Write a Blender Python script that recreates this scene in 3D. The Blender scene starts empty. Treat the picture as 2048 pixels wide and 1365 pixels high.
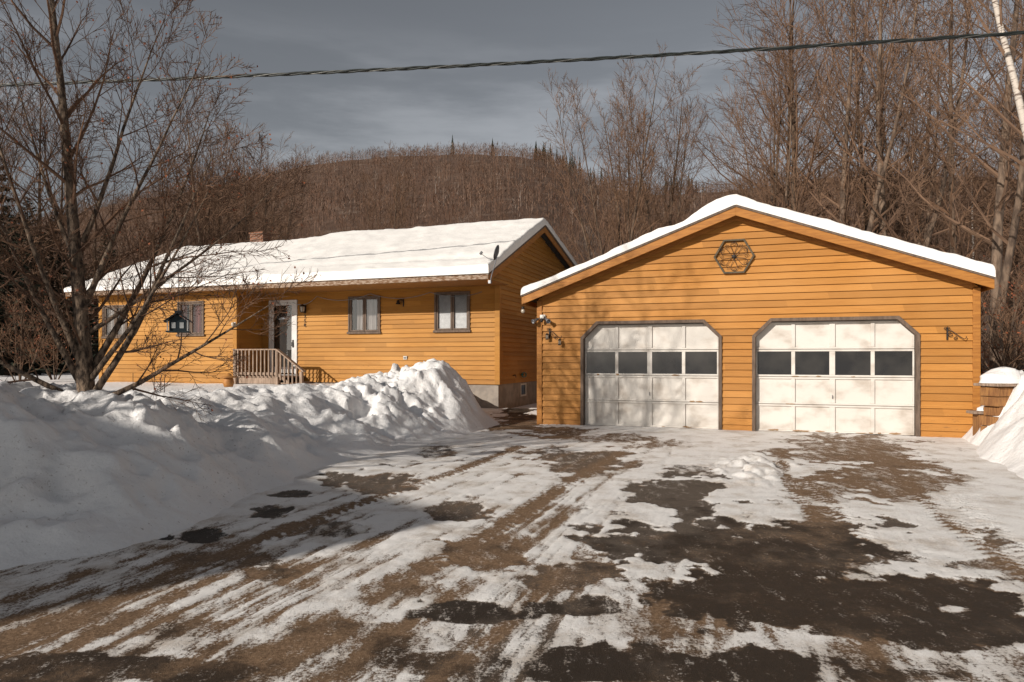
import bpy, math, random
import numpy as np
from mathutils import Vector, Matrix
sin, cos, pi = math.sin, math.cos, math.pi
F = 1365.0; CH = 1.44; HZ = 717.0
ANG = math.radians(-19.57)
ux, uy = cos(ANG), sin(ANG); vx, vy = -sin(ANG), cos(ANG)
G0 = (0.575, 14.8); H0 = (-0.63, 17.6)
scene = bpy.context.scene
col = scene.collection

# ------------------------------------------------------------------ helpers
def loc_x(px, t, O):
    k = (px - 1024) / F
    X = (k * (O[1] + t * vy) - O[0] - t * vx) / (ux - k * uy)
    return X
def loc_z(py, X, t, O):
    d = O[1] + X * uy + t * vy
    return CH + (HZ - py) / F * d
def gx(px, t=0): return loc_x(px, t, G0)
def gz(py, X, t=0): return loc_z(py, X, t, G0)
def hx(px, t): return loc_x(px, t, H0)
def hz(py, X, t): return loc_z(py, X, t, H0)
def wpt(px, py, Y): return ((px - 1024) / F * Y, Y, CH + (HZ - py) / F * Y)

class MB:
    def __init__(s): s.v = []; s.f = []
    def add(s, vs, fs):
        o = len(s.v); s.v.extend(vs); s.f.extend([tuple(i + o for i in f) for f in fs])
    def box(s, x0, x1, y0, y1, z0, z1):
        s.add([(x0,y0,z0),(x1,y0,z0),(x1,y1,z0),(x0,y1,z0),(x0,y0,z1),(x1,y0,z1),(x1,y1,z1),(x0,y1,z1)],
              [(0,3,2,1),(4,5,6,7),(0,1,5,4),(1,2,6,5),(2,3,7,6),(3,0,4,7)])
        return s
    def bar(s, p, q, w, h=None):
        h = h or w
        p = Vector(p); q = Vector(q); d = (q - p).normalized()
        up = Vector((0,0,1)) if abs(d.z) < .95 else Vector((0,1,0))
        a = d.cross(up).normalized() * w / 2; b = a.cross(d).normalized() * h / 2
        vs = [tuple(c + sa * a + sb * b) for c in (p, q) for sa, sb in ((-1,-1),(1,-1),(1,1),(-1,1))]
        s.add(vs, [(0,3,2,1),(4,5,6,7),(0,1,5,4),(1,2,6,5),(2,3,7,6),(3,0,4,7)]); return s
    def prism_xz(s, poly, y0, y1):
        n = len(poly)
        vs = [(x, y0, z) for x, z in poly] + [(x, y1, z) for x, z in poly]
        fs = [tuple(range(n)), tuple(range(2*n-1, n-1, -1))] + [(i, i+n, (i+1)%n+n, (i+1)%n) for i in range(n)]
        s.add(vs, fs); return s
    def prism_yz(s, poly, x0, x1):
        n = len(poly)
        vs = [(x0, y, z) for y, z in poly] + [(x1, y, z) for y, z in poly]
        fs = [tuple(range(n)), tuple(range(2*n-1, n-1, -1))] + [(i, i+n, (i+1)%n+n, (i+1)%n) for i in range(n)]
        s.add(vs, fs); return s
    def tube(s, pts, rads, n=6, cap=True):
        o = len(s.v); m = len(pts)
        if not hasattr(rads, '__len__'): rads = [rads] * m
        pa = None
        for i in range(m):
            a = pts[max(i-1, 0)]; b = pts[min(i+1, m-1)]
            dx, dy, dz = b[0]-a[0], b[1]-a[1], b[2]-a[2]
            l = math.sqrt(dx*dx+dy*dy+dz*dz) or 1e-9; dx/=l; dy/=l; dz/=l
            if pa is None:
                if abs(dz) < .9: px_, py_, pz_ = -dy, dx, 0.0
                else: px_, py_, pz_ = 0.0, -dz, dy
            else: px_, py_, pz_ = pa
            k = px_*dx+py_*dy+pz_*dz; px_ -= k*dx; py_ -= k*dy; pz_ -= k*dz
            l = math.sqrt(px_*px_+py_*py_+pz_*pz_) or 1e-9; px_/=l; py_/=l; pz_/=l
            pa = (px_, py_, pz_)
            qx, qy, qz = dy*pz_-dz*py_, dz*px_-dx*pz_, dx*py_-dy*px_
            r = rads[i]; c = pts[i]
            for j in range(n):
                t = 2*pi*j/n; ca, sa = cos(t)*r, sin(t)*r
                s.v.append((c[0]+px_*ca+qx*sa, c[1]+py_*ca+qy*sa, c[2]+pz_*ca+qz*sa))
        for i in range(m-1):
            for j in range(n):
                k = (j+1) % n
                s.f.append((o+i*n+j, o+i*n+k, o+(i+1)*n+k, o+(i+1)*n+j))
        if cap and n > 3:
            s.f.append(tuple(o+j for j in range(n-1,-1,-1))); s.f.append(tuple(o+(m-1)*n+j for j in range(n)))
        return s
    def lathe(s, prof, c=(0,0,0), n=20, M=None):
        o = len(s.v)
        for r, z in prof:
            for j in range(n):
                t = 2*pi*j/n; p = Vector((r*cos(t), r*sin(t), z))
                if M is not None: p = M @ p
                s.v.append((c[0]+p.x, c[1]+p.y, c[2]+p.z))
        for i in range(len(prof)-1):
            for j in range(n):
                k = (j+1) % n
                s.f.append((o+i*n+j, o+i*n+k, o+(i+1)*n+k, o+(i+1)*n+j))
        return s
    def mesh(s, name, mat, smooth=False):
        me = bpy.data.meshes.new(name); me.from_pydata(s.v, [], s.f)
        if mat: me.materials.append(mat)
        if smooth: me.polygons.foreach_set('use_smooth', [True]*len(me.polygons))
        me.update(); return me
    def build(s, name, mat, parent=None, smooth=False, bevel=0):
        return link(name, s.mesh(name, mat, smooth), parent, bevel)

def link(name, me, parent=None, bevel=0):
    o = bpy.data.objects.new(name, me); col.objects.link(o)
    if parent: o.parent = parent
    if bevel:
        b = o.modifiers.new('bevel', 'BEVEL'); b.width = bevel; b.segments = 2; b.limit_method = 'ANGLE'
    return o
def tag(o, label=None, cat=None, group=None, kind=None):
    if label: o['label'] = label
    if cat: o['category'] = cat
    if group: o['group'] = group
    if kind: o['kind'] = kind
    return o
def empty(name, loc=(0,0,0), rz=0, **k):
    o = bpy.data.objects.new(name, None); col.objects.link(o)
    o.location = loc; o.rotation_euler = (0,0,rz); o.empty_display_size = .2
    return tag(o, **k)
def grid_mesh(name, V, nx, ny, mat, smooth=True):
    me = bpy.data.meshes.new(name)
    v = V.reshape(-1,3).astype(np.float32)
    i = np.arange(nx-1)[None,:] + nx*np.arange(ny-1)[:,None]
    q = np.stack([i, i+1, i+1+nx, i+nx], -1).reshape(-1,4)
    me.vertices.add(len(v)); me.vertices.foreach_set('co', v.ravel())
    me.loops.add(q.size); me.loops.foreach_set('vertex_index', q.ravel().astype(np.int32))
    me.polygons.add(len(q)); me.polygons.foreach_set('loop_start', (np.arange(len(q))*4).astype(np.int32))
    me.polygons.foreach_set('loop_total', np.full(len(q),4,np.int32))
    me.polygons.foreach_set('use_smooth', np.full(len(q),smooth))
    me.update(calc_edges=True); me.validate()
    if mat: me.materials.append(mat)
    return me
def vnoise(x, y, seed=0):
    xi = np.floor(x); yi = np.floor(y); fx = x-xi; fy = y-yi
    fx = fx*fx*(3-2*fx); fy = fy*fy*(3-2*fy)
    def h(a, b):
        t = np.sin(a*127.1+b*311.7+seed*74.7)*43758.5453
        return t-np.floor(t)
    return (h(xi,yi)*(1-fx)+h(xi+1,yi)*fx)*(1-fy)+(h(xi,yi+1)*(1-fx)+h(xi+1,yi+1)*fx)*fy
def fbm(x, y, o=4, seed=0):
    r = 0; a = .5; n = 0
    for i in range(o):
        r = r+a*vnoise(x, y, seed+i*3.3); n += a; a *= .5; x, y = x*1.7-y*1.1+17.1, x*1.1+y*1.7+5.7
    return r/n
def sst(a, b, x):
    t = np.clip((x-a)/(b-a), 0, 1); return t*t*(3-2*t)

# ------------------------------------------------------------------ materials
def new_mat(name):
    m = bpy.data.materials.new(name); m.use_nodes = True
    nt = m.node_tree; return m, nt, nt.nodes['Principled BSDF']
def nd(nt, typ, ins=None, **kw):
    n = nt.nodes.new(typ)
    for k, v in kw.items(): setattr(n, k, v)
    if ins:
        for k, v in ins.items():
            if isinstance(v, bpy.types.NodeSocket): nt.links.new(v, n.inputs[k])
            else: n.inputs[k].default_value = v
    return n
def c4(c): return (c[0], c[1], c[2], 1)
def coords(nt, stretch=(1,1,1)):
    t = nd(nt, 'ShaderNodeTexCoord')
    return nd(nt, 'ShaderNodeMapping', {'Vector': t.outputs['Object'], 'Scale': stretch}).outputs[0]
def mixc(nt, f, a, b, mode='MIX'):
    n = nt.nodes.new('ShaderNodeMix'); n.data_type = 'RGBA'; n.blend_type = mode
    for i, v in ((0, f), (6, a), (7, b)):
        if isinstance(v, bpy.types.NodeSocket): nt.links.new(v, n.inputs[i])
        else: n.inputs[i].default_value = v
    return n.outputs[2]
def maprange(nt, v, a, b, c=0., d=1.):
    n = nd(nt, 'ShaderNodeMapRange', {'Value': v, 'From Min': a, 'From Max': b, 'To Min': c, 'To Max': d}, interpolation_type='SMOOTHSTEP')
    return n.outputs[0]
def math_(nt, op, a, b=0.):
    n = nt.nodes.new('ShaderNodeMath'); n.operation = op
    for i, v in ((0, a), (1, b)):
        if isinstance(v, bpy.types.NodeSocket): nt.links.new(v, n.inputs[i])
        else: n.inputs[i].default_value = v
    return n.outputs[0]
def mat(name, c1, c2=None, scale=6, stretch=(1,1,1), rough=.7, bump=0., bscale=None, spec=.3, metal=0., lo=.35, hi=.65):
    m, nt, bs = new_mat(name)
    bs.inputs['Roughness'].default_value = rough; bs.inputs['Specular IOR Level'].default_value = spec
    bs.inputs['Metallic'].default_value = metal
    if c2 is None: c2 = tuple(x*.75 for x in c1)
    v = coords(nt, stretch)
    n = nd(nt, 'ShaderNodeTexNoise', {'Vector': v, 'Scale': scale, 'Detail': 4.})
    nt.links.new(mixc(nt, maprange(nt, n.outputs[0], lo, hi), c4(c1), c4(c2)), bs.inputs['Base Color'])
    if bump:
        n2 = nd(nt, 'ShaderNodeTexNoise', {'Vector': v, 'Scale': bscale or scale*3, 'Detail': 5.})
        b = nd(nt, 'ShaderNodeBump', {'Height': n2.outputs[0], 'Strength': bump, 'Distance': .02})
        nt.links.new(b.outputs[0], bs.inputs['Normal'])
    return m

def siding_mat(name, ca, cb, cc, course, z0):
    m, nt, bs = new_mat(name)
    t = nd(nt, 'ShaderNodeTexCoord').outputs['Object']
    sp = nd(nt, 'ShaderNodeSeparateXYZ', {0: t})
    k = math_(nt, 'FLOOR', math_(nt, 'DIVIDE', math_(nt, 'SUBTRACT', sp.outputs[2], z0-.001), course))
    xy = math_(nt, 'ADD', sp.outputs[0], sp.outputs[1])
    seg = math_(nt, 'FLOOR', math_(nt, 'ADD', math_(nt, 'MULTIPLY', xy, .37), math_(nt, 'MULTIPLY', k, 3.731)))
    cv = nd(nt, 'ShaderNodeCombineXYZ', {0: k, 1: seg})
    wn = nd(nt, 'ShaderNodeTexWhiteNoise', {'Vector': cv.outputs[0]}, noise_dimensions='2D')
    mp = nd(nt, 'ShaderNodeMapping', {'Vector': t, 'Scale': (1.2, 1.2, 26)})
    g = nd(nt, 'ShaderNodeTexNoise', {'Vector': mp.outputs[0], 'Scale': 2.2, 'Detail': 6., 'Roughness': .65})
    mp2 = nd(nt, 'ShaderNodeMapping', {'Vector': t, 'Scale': (.5, .5, .9)})
    big = nd(nt, 'ShaderNodeTexNoise', {'Vector': mp2.outputs[0], 'Scale': 1.1, 'Detail': 4.})
    c = mixc(nt, maprange(nt, g.outputs[0], .3, .72), c4(ca), c4(cb))
    c = mixc(nt, maprange(nt, big.outputs[0], .4, .7, 0, .65), c, c4(cc))
    c = mixc(nt, maprange(nt, wn.outputs[0], 0, 1, 0, .38), c, c4(tuple(x*.55 for x in cb)))
    mp3 = nd(nt, 'ShaderNodeMapping', {'Vector': t, 'Scale': (2.2, 2.2, 14)})
    s = nd(nt, 'ShaderNodeTexNoise', {'Vector': mp3.outputs[0], 'Scale': 2.6, 'Detail': 6., 'Roughness': .7})
    low = maprange(nt, sp.outputs[2], z0+1.2, z0, 0, .07)
    sm = maprange(nt, math_(nt, 'ADD', s.outputs[0], low), .66, .73, 0, .75)
    c = mixc(nt, sm, c, (.10,.055,.025,1))
    nt.links.new(c, bs.inputs['Base Color'])
    bs.inputs['Roughness'].default_value = .62; bs.inputs['Specular IOR Level'].default_value = .25
    b = nd(nt, 'ShaderNodeBump', {'Height': g.outputs[0], 'Strength': .25, 'Distance': .01})
    nt.links.new(b.outputs[0], bs.inputs['Normal'])
    return m
M = {}
CO = .135
M['gside'] = siding_mat('garage_siding', (.45,.20,.042), (.36,.148,.028), (.49,.235,.065), CO, .0)
M['hside'] = siding_mat('house_siding', (.43,.20,.036), (.34,.145,.023), (.46,.23,.058), CO, .70)
M['otrim'] = mat('orange_trim', (.37,.152,.028), (.28,.108,.019), 3, (1,1,8), .6, .2)
M['gtrim'] = mat('grey_brown_trim', (.145,.10,.072), (.09,.062,.045), 5, (4,4,.8), .7, .2)
M['fascia'] = mat('peeling_fascia', (.33,.25,.19), (.15,.08,.04), 7, (1.2,4,6), .8, .3, lo=.40, hi=.58)
M['soffit'] = mat('soffit_paint', (.30,.15,.04), (.22,.10,.025), 4, (1,6,1), .7)
M['white'] = mat('aged_white_paint', (.61,.57,.52), (.36,.30,.245), 2.6, (1,1,1.6), .5, .08, 30, lo=.43, hi=.86)
M['door_white'] = mat('white_door_paint', (.62,.60,.58), (.52,.5,.48), 4, (1,1,1), .45)
M['peel'] = mat('bare_wood_patch', (.23,.13,.06), (.33,.22,.13), 20, (1,1,3), .85)
M['glass'] = mat('dark_glass', (.012,.012,.013), (.03,.028,.026), 2, (1,1,1), .06, 0, spec=.6)
M['concrete'] = mat('foundation_concrete', (.30,.26,.22), (.22,.19,.165), 4, (1,1,1), .9, .3)
M['roofing'] = mat('dark_shingles', (.05,.047,.045), (.03,.03,.03), 8, (1,1,1), .9, .4)
M['black'] = mat('black_iron', (.014,.012,.011), (.03,.02,.015), 30, (1,1,1), .55, .2)
M['teal'] = mat('weathered_ornament_paint', (.10,.072,.04), (.06,.048,.03), 12, (1,1,1), .7, .2)
M['wood'] = mat('weathered_deck_wood', (.33,.24,.18), (.2,.14,.10), 4, (8,8,1), .8, .3)
M['logwood'] = mat('cut_log_wood', (.30,.145,.05), (.18,.08,.03), 5, (6,6,1), .8, .4)
M['grey_metal'] = mat('grey_metal', (.25,.25,.26), (.17,.17,.18), 6, (1,1,1), .4, 0, metal=.6)
M['dish'] = mat('dish_paint', (.11,.11,.12), (.07,.07,.075), 6, (1,1,1), .5)
M['plastic'] = mat('white_plastic', (.62,.60,.56), (.54,.52,.48), 8, (1,1,1), .4)
M['lens'] = mat('lamp_glass', (.5,.44,.36), (.4,.35,.28), 8, (1,1,1), .2, spec=.6)
M['blind'] = mat('blind_slats', (.66,.65,.64), (.56,.55,.54), 8, (1,1,1), .6)
M['curtain'] = mat('red_curtain', (.16,.035,.03), (.26,.10,.08), 6, (6,1,.4), .9)
M['curtain2'] = mat('pale_curtain', (.50,.46,.43), (.34,.31,.29), 6, (8,1,.3), .9)
M['interior'] = mat('dark_interior', (.02,.018,.016), (.03,.025,.02), 3)
M['hose'] = mat('teal_hose', (.02,.16,.13), (.015,.11,.10), 8, rough=.4)
M['pot'] = mat('ochre_pot', (.42,.19,.05), (.30,.13,.04), 8, rough=.6)
M['bark'] = mat('grey_brown_bark', (.135,.090,.060), (.05,.033,.023), 6, (2,2,.5), .95, .6, 18)
M['twig'] = mat('brown_twigs', (.165,.093,.054), (.098,.055,.033), 1.2, (1,1,1), .9)
M['bark2'] = mat('pale_grey_bark', (.19,.132,.092), (.075,.051,.037), 5, (2,2,.5), .95, .6, 18)
M['twig2'] = mat('grey_brown_twigs', (.18,.108,.067), (.11,.065,.042), 1.2, (1,1,1), .9)
M['herobark'] = mat('mottled_tree_bark', (.21,.15,.105), (.045,.032,.024), 10, (1.5,1.5,.7), .95, .9, 22)
M['herotwig'] = mat('dark_reddish_twigs', (.155,.085,.05), (.075,.042,.027), 1.6, (1,1,1), .9)
M['deadleaf'] = mat('rust_dead_leaves', (.24,.075,.03), (.14,.04,.02), 9, rough=.8)
M['birch'] = mat('white_birch_bark', (.52,.46,.40), (.14,.10,.08), 5, (1,1,6), .8, .3, lo=.5, hi=.66)
M['needle'] = mat('spruce_needles', (.016,.022,.013), (.03,.032,.018), 3, rough=.9)
M['wire_black'] = mat('cable_jacket', (.012,.014,.013), (.02,.024,.022), 10, rough=.45)
M['wire_alu'] = mat('bare_cable', (.13,.13,.12), (.08,.08,.075), 10, rough=.45, metal=.5)

def brick_mat():
    m, nt, bs = new_mat('chimney_brick')
    t = nd(nt, 'ShaderNodeTexCoord').outputs['Object']
    sp = nd(nt, 'ShaderNodeSeparateXYZ', {0: t})
    cv = nd(nt, 'ShaderNodeCombineXYZ', {0: math_(nt,'ADD',sp.outputs[0],sp.outputs[1]), 1: sp.outputs[2]})
    b = nd(nt, 'ShaderNodeTexBrick', {'Vector': cv.outputs[0], 'Color1': (.20,.075,.033,1), 'Color2': (.14,.05,.025,1), 'Mortar': (.17,.13,.10,1),
        'Scale': 1., 'Mortar Size': .010, 'Brick Width': .2, 'Row Height': .07})
    nt.links.new(b.outputs[0], bs.inputs['Base Color']); bs.inputs['Roughness'].default_value = .9
    return m
M['brick'] = brick_mat()
def glass_mat():
    m, nt, bs = new_mat('window_glass')
    out = nt.nodes['Material Output']
    tr = nd(nt, 'ShaderNodeBsdfTransparent', {'Color': (.9,.91,.92,1)})
    gl = nd(nt, 'ShaderNodeBsdfGlossy', {'Color': (1,1,1,1), 'Roughness': .03})
    fr = nd(nt, 'ShaderNodeFresnel', {'IOR': 1.5})
    mx = nd(nt, 'ShaderNodeMixShader', {0: math_(nt, 'ADD', fr.outputs[0], .04), 1: tr.outputs[0], 2: gl.outputs[0]})
    nt.links.new(mx.outputs[0], out.inputs['Surface']); return m
M['pane'] = glass_mat()

def snow_mat(name, c=(.84,.82,.80), dirt=.0, bump=.35, bsc=14):
    m, nt, bs = new_mat(name)
    v = coords(nt)
    n = nd(nt, 'ShaderNodeTexNoise', {'Vector': v, 'Scale': 1.6, 'Detail': 4.})
    c_ = mixc(nt, maprange(nt, n.outputs[0], .3, .7), c4(c), c4(tuple(x*.93 for x in c)))
    if dirt:
        d = nd(nt, 'ShaderNodeTexNoise', {'Vector': v, 'Scale': 28., 'Detail': 5., 'Roughness': .7})
        d2 = nd(nt, 'ShaderNodeTexNoise', {'Vector': v, 'Scale': .9, 'Detail': 4.})
        sp = maprange(nt, math_(nt, 'ADD', d.outputs[0], math_(nt, 'MULTIPLY', d2.outputs[0], .25)), .74, .82, 0, dirt)
        c_ = mixc(nt, sp, c_, (.20,.13,.085,1))
        st = maprange(nt, d2.outputs[0], .5, .75, 0, .35*dirt)
        c_ = mixc(nt, st, c_, (.55,.47,.40,1))
    nt.links.new(c_, bs.inputs['Base Color'])
    bs.inputs['Roughness'].default_value = .75; bs.inputs['Specular IOR Level'].default_value = .25
    b1 = nd(nt, 'ShaderNodeTexNoise', {'Vector': v, 'Scale': float(bsc), 'Detail': 7., 'Roughness': .62})
    b = nd(nt, 'ShaderNodeBump', {'Height': b1.outputs[0], 'Strength': bump, 'Distance': .04})
    nt.links.new(b.outputs[0], bs.inputs['Normal'])
    return m
M['roof_snow'] = snow_mat('roof_snow', (.79,.76,.725), 0, .4, 6)
M['bank_snow'] = snow_mat('plowed_snow', (.83,.81,.795), .55, .7, 8)
M['ground_snow'] = snow_mat('field_snow', (.82,.80,.785), .2, .4, 8)

def drive_mat():
    m, nt, bs = new_mat('icy_dirty_asphalt')
    at = nd(nt, 'ShaderNodeAttribute', attribute_name='mask')
    sp = nd(nt, 'ShaderNodeSeparateColor', {0: at.outputs['Color']})
    v = coords(nt)
    rot = nd(nt, 'ShaderNodeMapping', {'Vector': v, 'Rotation': (0,0,-ANG), 'Scale': (1.0,.36,1)})
    n1 = nd(nt, 'ShaderNodeTexNoise', {'Vector': rot.outputs[0], 'Scale': 10., 'Detail': 8., 'Roughness': .72})
    n2 = nd(nt, 'ShaderNodeTexNoise', {'Vector': v, 'Scale': 60., 'Detail': 5., 'Roughness': .75})
    n3 = nd(nt, 'ShaderNodeTexNoise', {'Vector': v, 'Scale': 240., 'Detail': 2.})
    n4 = nd(nt, 'ShaderNodeTexNoise', {'Vector': v, 'Scale': 2.4, 'Detail': 6., 'Roughness': .65})
    n = math_(nt, 'ADD', math_(nt, 'MULTIPLY', n1.outputs[0], .52), math_(nt, 'MULTIPLY', n2.outputs[0], .48))
    nn = math_(nt, 'MULTIPLY', math_(nt, 'SUBTRACT', n, .5), 3.7)
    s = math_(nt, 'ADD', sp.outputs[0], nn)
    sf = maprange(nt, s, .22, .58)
    asph = mixc(nt, maprange(nt, n3.outputs[0], .35, .7), (.06,.045,.035,1), (.20,.16,.125,1))
    dirt = mixc(nt, maprange(nt, n2.outputs[0], .3, .7), (.12,.070,.038,1), (.30,.195,.118,1))
    g = mixc(nt, maprange(nt, math_(nt, 'ADD', sp.outputs[1], math_(nt, 'MULTIPLY', nn, .4)), .3, .7), asph, dirt)
    g = mixc(nt, maprange(nt, math_(nt, 'ADD', sp.outputs[2], math_(nt, 'MULTIPLY', math_(nt,'SUBTRACT',n4.outputs[0],.5), 1.8)), .25, .85, 0, .88), g, (.021,.014,.009,1))
    sn = mixc(nt, maprange(nt, math_(nt, 'ADD', n4.outputs[0], math_(nt, 'MULTIPLY', n2.outputs[0], .45)), .66, .95, 0, .8), (.85,.82,.79,1), (.50,.42,.345,1))
    thin = maprange(nt, sp.outputs[0], .68, .2, 0, .45)
    sn = mixc(nt, thin, sn, (.50,.42,.345,1))
    c = mixc(nt, sf, g, sn)
    nt.links.new(c, bs.inputs['Base Color'])
    ro = nd(nt, 'ShaderNodeMapRange', {'Value': sp.outputs[2], 'From Min': 0., 'From Max': 1., 'To Min': .8, 'To Max': .6})
    nt.links.new(ro.outputs[0], bs.inputs['Roughness']); bs.inputs['Specular IOR Level'].default_value = .22
    h = math_(nt, 'ADD', math_(nt, 'MULTIPLY', sf, .6), math_(nt, 'ADD', math_(nt, 'MULTIPLY', n2.outputs[0], .7), math_(nt, 'MULTIPLY', n3.outputs[0], .25)))
    b = nd(nt, 'ShaderNodeBump', {'Height': h, 'Strength': .6, 'Distance': .02})
    nt.links.new(b.outputs[0], bs.inputs['Normal'])
    return m
M['drive'] = drive_mat()

# ------------------------------------------------------------------ camera, light, sky
cam = bpy.data.cameras.new('camera'); co = bpy.data.objects.new('camera', cam); col.objects.link(co)
co.location = (0,0,CH); co.rotation_euler = (pi/2,0,0)
cam.sensor_width = 36; cam.lens = 24; cam.shift_y = 34.5/2048; cam.clip_end = 3000; cam.clip_start = .1
scene.camera = co
EL = math.radians(22); AZ = math.radians(25)
sx = -cos(AZ)*vx - sin(AZ)*ux; sy = -cos(AZ)*vy - sin(AZ)*uy
sd = Vector((sx*cos(EL), sy*cos(EL), sin(EL)))
sun = bpy.data.lights.new('sun', 'SUN'); sun.energy = 5; sun.angle = math.radians(.5); sun.color = (1,.93,.84)
so = bpy.data.objects.new('sun', sun); col.objects.link(so); so.rotation_euler = (-sd).to_track_quat('-Z','Y').to_euler()
so.location = (-20,-20,20)
w = bpy.data.worlds.new('World'); scene.world = w; w.use_nodes = True
nt = w.node_tree; bg = nt.nodes['Background']
sky = nd(nt, 'ShaderNodeTexSky', sky_type='NISHITA', sun_disc=False)
sky.sun_elevation = EL; sky.sun_rotation = math.atan2(sx, sy)
hs = nd(nt, 'ShaderNodeHueSaturation', {'Saturation': .30, 'Color': sky.outputs[0]})
tc = nd(nt, 'ShaderNodeTexCoord')
mp = nd(nt, 'ShaderNodeMapping', {'Vector': tc.outputs['Generated'], 'Scale': (1.6,1.6,9)})
cn = nd(nt, 'ShaderNodeTexNoise', {'Vector': mp.outputs[0], 'Scale': 2.2, 'Detail': 7., 'Roughness': .55})
spz = nd(nt, 'ShaderNodeSeparateXYZ', {0: tc.outputs['Generated']})
band = math_(nt, 'MULTIPLY', maprange(nt, spz.outputs[2], .2, .3), maprange(nt, spz.outputs[2], .46, .34))
cf = math_(nt, 'MULTIPLY', maprange(nt, cn.outputs[0], .42, .70, 0, .9), band)
cl = mixc(nt, 1.0, hs.outputs[0], (1.6,1.56,1.52,1), 'MULTIPLY')
skc = mixc(nt, cf, hs.outputs[0], cl)
nt.links.new(skc, bg.inputs['Color']); bg.inputs['Strength'].default_value = .064
scene.view_settings.view_transform = 'Standard'; scene.view_settings.look = 'None'; scene.view_settings.exposure = 0

# ------------------------------------------------------------------ ground
mb = MB(); mb.add([(-1500,-300,-.04),(1500,-300,-.04),(1500,2500,-.04),(-1500,2500,-.04)], [(0,1,2,3)])
tag(mb.build('ground', M['ground_snow']), kind='structure')

NX, NY = 720, 560
Yr = 1/np.linspace(1/2.4, 1/19.5, NY)
U = np.linspace(-1, 1, NX)
Y = np.repeat(Yr[:,None], NX, 1); X = U[None,:]*(.85*Y+.7)
PX = 1024+F*X/Y; PY = HZ+CH*F/Y
wv = X*ux+Y*uy; av = X*vx+Y*vy     # across / along the drive direction
nz = fbm(X*1.3, Y*1.3, 5, 1); nz2 = fbm(X*3.1, Y*3.1, 4, 9); nz3 = fbm(X*9, Y*9, 4, 19)
streak = fbm(wv*5, av*.55, 5, 4); streak2 = fbm(wv*14, av*.9, 4, 14); streak3 = fbm(wv*34, av*1.3, 3, 24)
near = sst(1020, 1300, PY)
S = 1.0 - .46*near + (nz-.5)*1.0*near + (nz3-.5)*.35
lane = sst(1580,1350,PX)
S -= .30*sst(.48, .72, streak)*sst(900, 1020, PY)*lane*(.35+.65*sst(.35,.6,streak3))
S -= .35*(streak3-.5)*sst(880,960,PY)
S -= .30*sst(1030,1080,PY)*sst(1190,1150,PY)*sst(820,700,PX)*sst(.35,.6,nz)  # mixed dirt at lower left; snow also thinned to paint the cast shadow darker
dirt = .65 + (fbm(X*.9, Y*.9, 4, 21)-.5)*1.0
wet = .10 + .40*sst(1160,1340,PY)
def patch(cx, cy, rx, ry, st=1., d=None, wt=None):
    global S, dirt, wet
    e = 1-np.sqrt(((PX-cx)/rx)**2+((PY-cy)/ry)**2) + 1.6*(nz2-.5) + 1.1*(nz-.5) + 1.1*(nz3-.5)
    k = sst(-.12, .20, e)*st
    S = S*(1-k)+(-.08+.45*(nz3-.42)+.3*(streak2-.5))*k
    if d is not None: dirt = dirt*(1-k)+d*k
    if wt is not None: wet = wet*(1-k)+wt*k
for w0, wd, st in ((-3.55,.13,.72),(-3.15,.09,.50),(-2.05,.14,.80),(-1.7,.09,.55),(-2.7,.07,.45),(.45,.12,.52),(1.75,.12,.55),(-.6,.07,.3),(2.9,.10,.42),(-4.2,.09,.45),(-3.85,.05,.45),(-2.35,.05,.45),(-1.3,.05,.4),(-2.9,.035,.4),(-1.9,.035,.35),(-3.35,.03,.4)):
    wob = .12*np.sin(av*.35+w0)+.05*np.sin(av*1.1+2*w0)
    k = np.exp(-((wv-w0-wob)/wd)**2)*st*(.45+1.1*streak2*sst(.25,.55,nz2))*sst(858,905,PY)
    S -= k; dirt += k*1.1; wet -= k*.2
for a in ((740,965,74,22,.9,.3,.2),(670,970,30,9,.85,.3,.2),(545,1028,52,15,.95,.1,.6),(578,992,30,7,.95,.1,.4),(930,1025,52,22,.85,.35,.2),
          (1150,930,105,34,.75,.35,.12),(870,908,50,18,.6,.4,.2),(1362,985,92,36,.92,.2,.2),(1290,1003,40,6,.9,.3,.3),
          (1380,1085,150,58,1,.1,.45),(1560,1110,250,68,1,.45,.65),(1480,1190,230,70,1,.5,.85),(1750,1200,220,60,1,.55,.85),(1900,1265,140,36,.97,.5,.8),
          (1710,905,140,36,.7,.8,.2),(1790,960,150,46,.72,.9,.3),(1660,985,95,38,.55,.9,.3),(1780,1055,62,10,.95,.3,.4),
          (965,1118,78,34,.8,.8,.45),(1135,1150,85,38,.8,.5,.5),(1000,1085,40,18,.7,.7,.4),(965,1228,135,20,.85,.3,.9),(1200,1215,70,20,.7,.3,.8),
          (1350,1335,300,40,.92,.4,.95),(1150,1345,120,26,.85,.3,.95),(110,1345,170,28,.8,.5,.85),(400,1345,140,20,.65,.6,.8),(1850,1352,160,18,.6,.5,.8),
          (400,1077,50,14,.98,.05,.95),(22,1108,22,6,.98,.05,.9),(330,1078,24,6,.95,.05,.9),(540,1150,60,14,.6,.6,.8),(640,1060,90,22,.55,.3,.6),(460,1120,110,20,.5,.3,.7),
          (2010,1085,50,20,.7,.5,.4),(1960,1130,60,14,.5,.6,.4),(1380,940,40,8,.5,.5,.2),(200,1250,240,24,.4,.7,.5),(700,1280,160,24,.4,.7,.6),
          (1040,845,60,20,.9,.7,.5),(1110,866,90,10,.75,.8,.4),(1035,825,30,14,1,.5,.7),(1200,880,110,9,.6,.8,.3),(1340,890,50,8,.5,.8,.3),(1640,1050,60,40,.4,.7,.4),(780,1180,90,18,.4,.7,.6),(880,1330,120,20,.5,.6,.8)):
    patch(*a)
tread = np.zeros_like(S)
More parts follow.
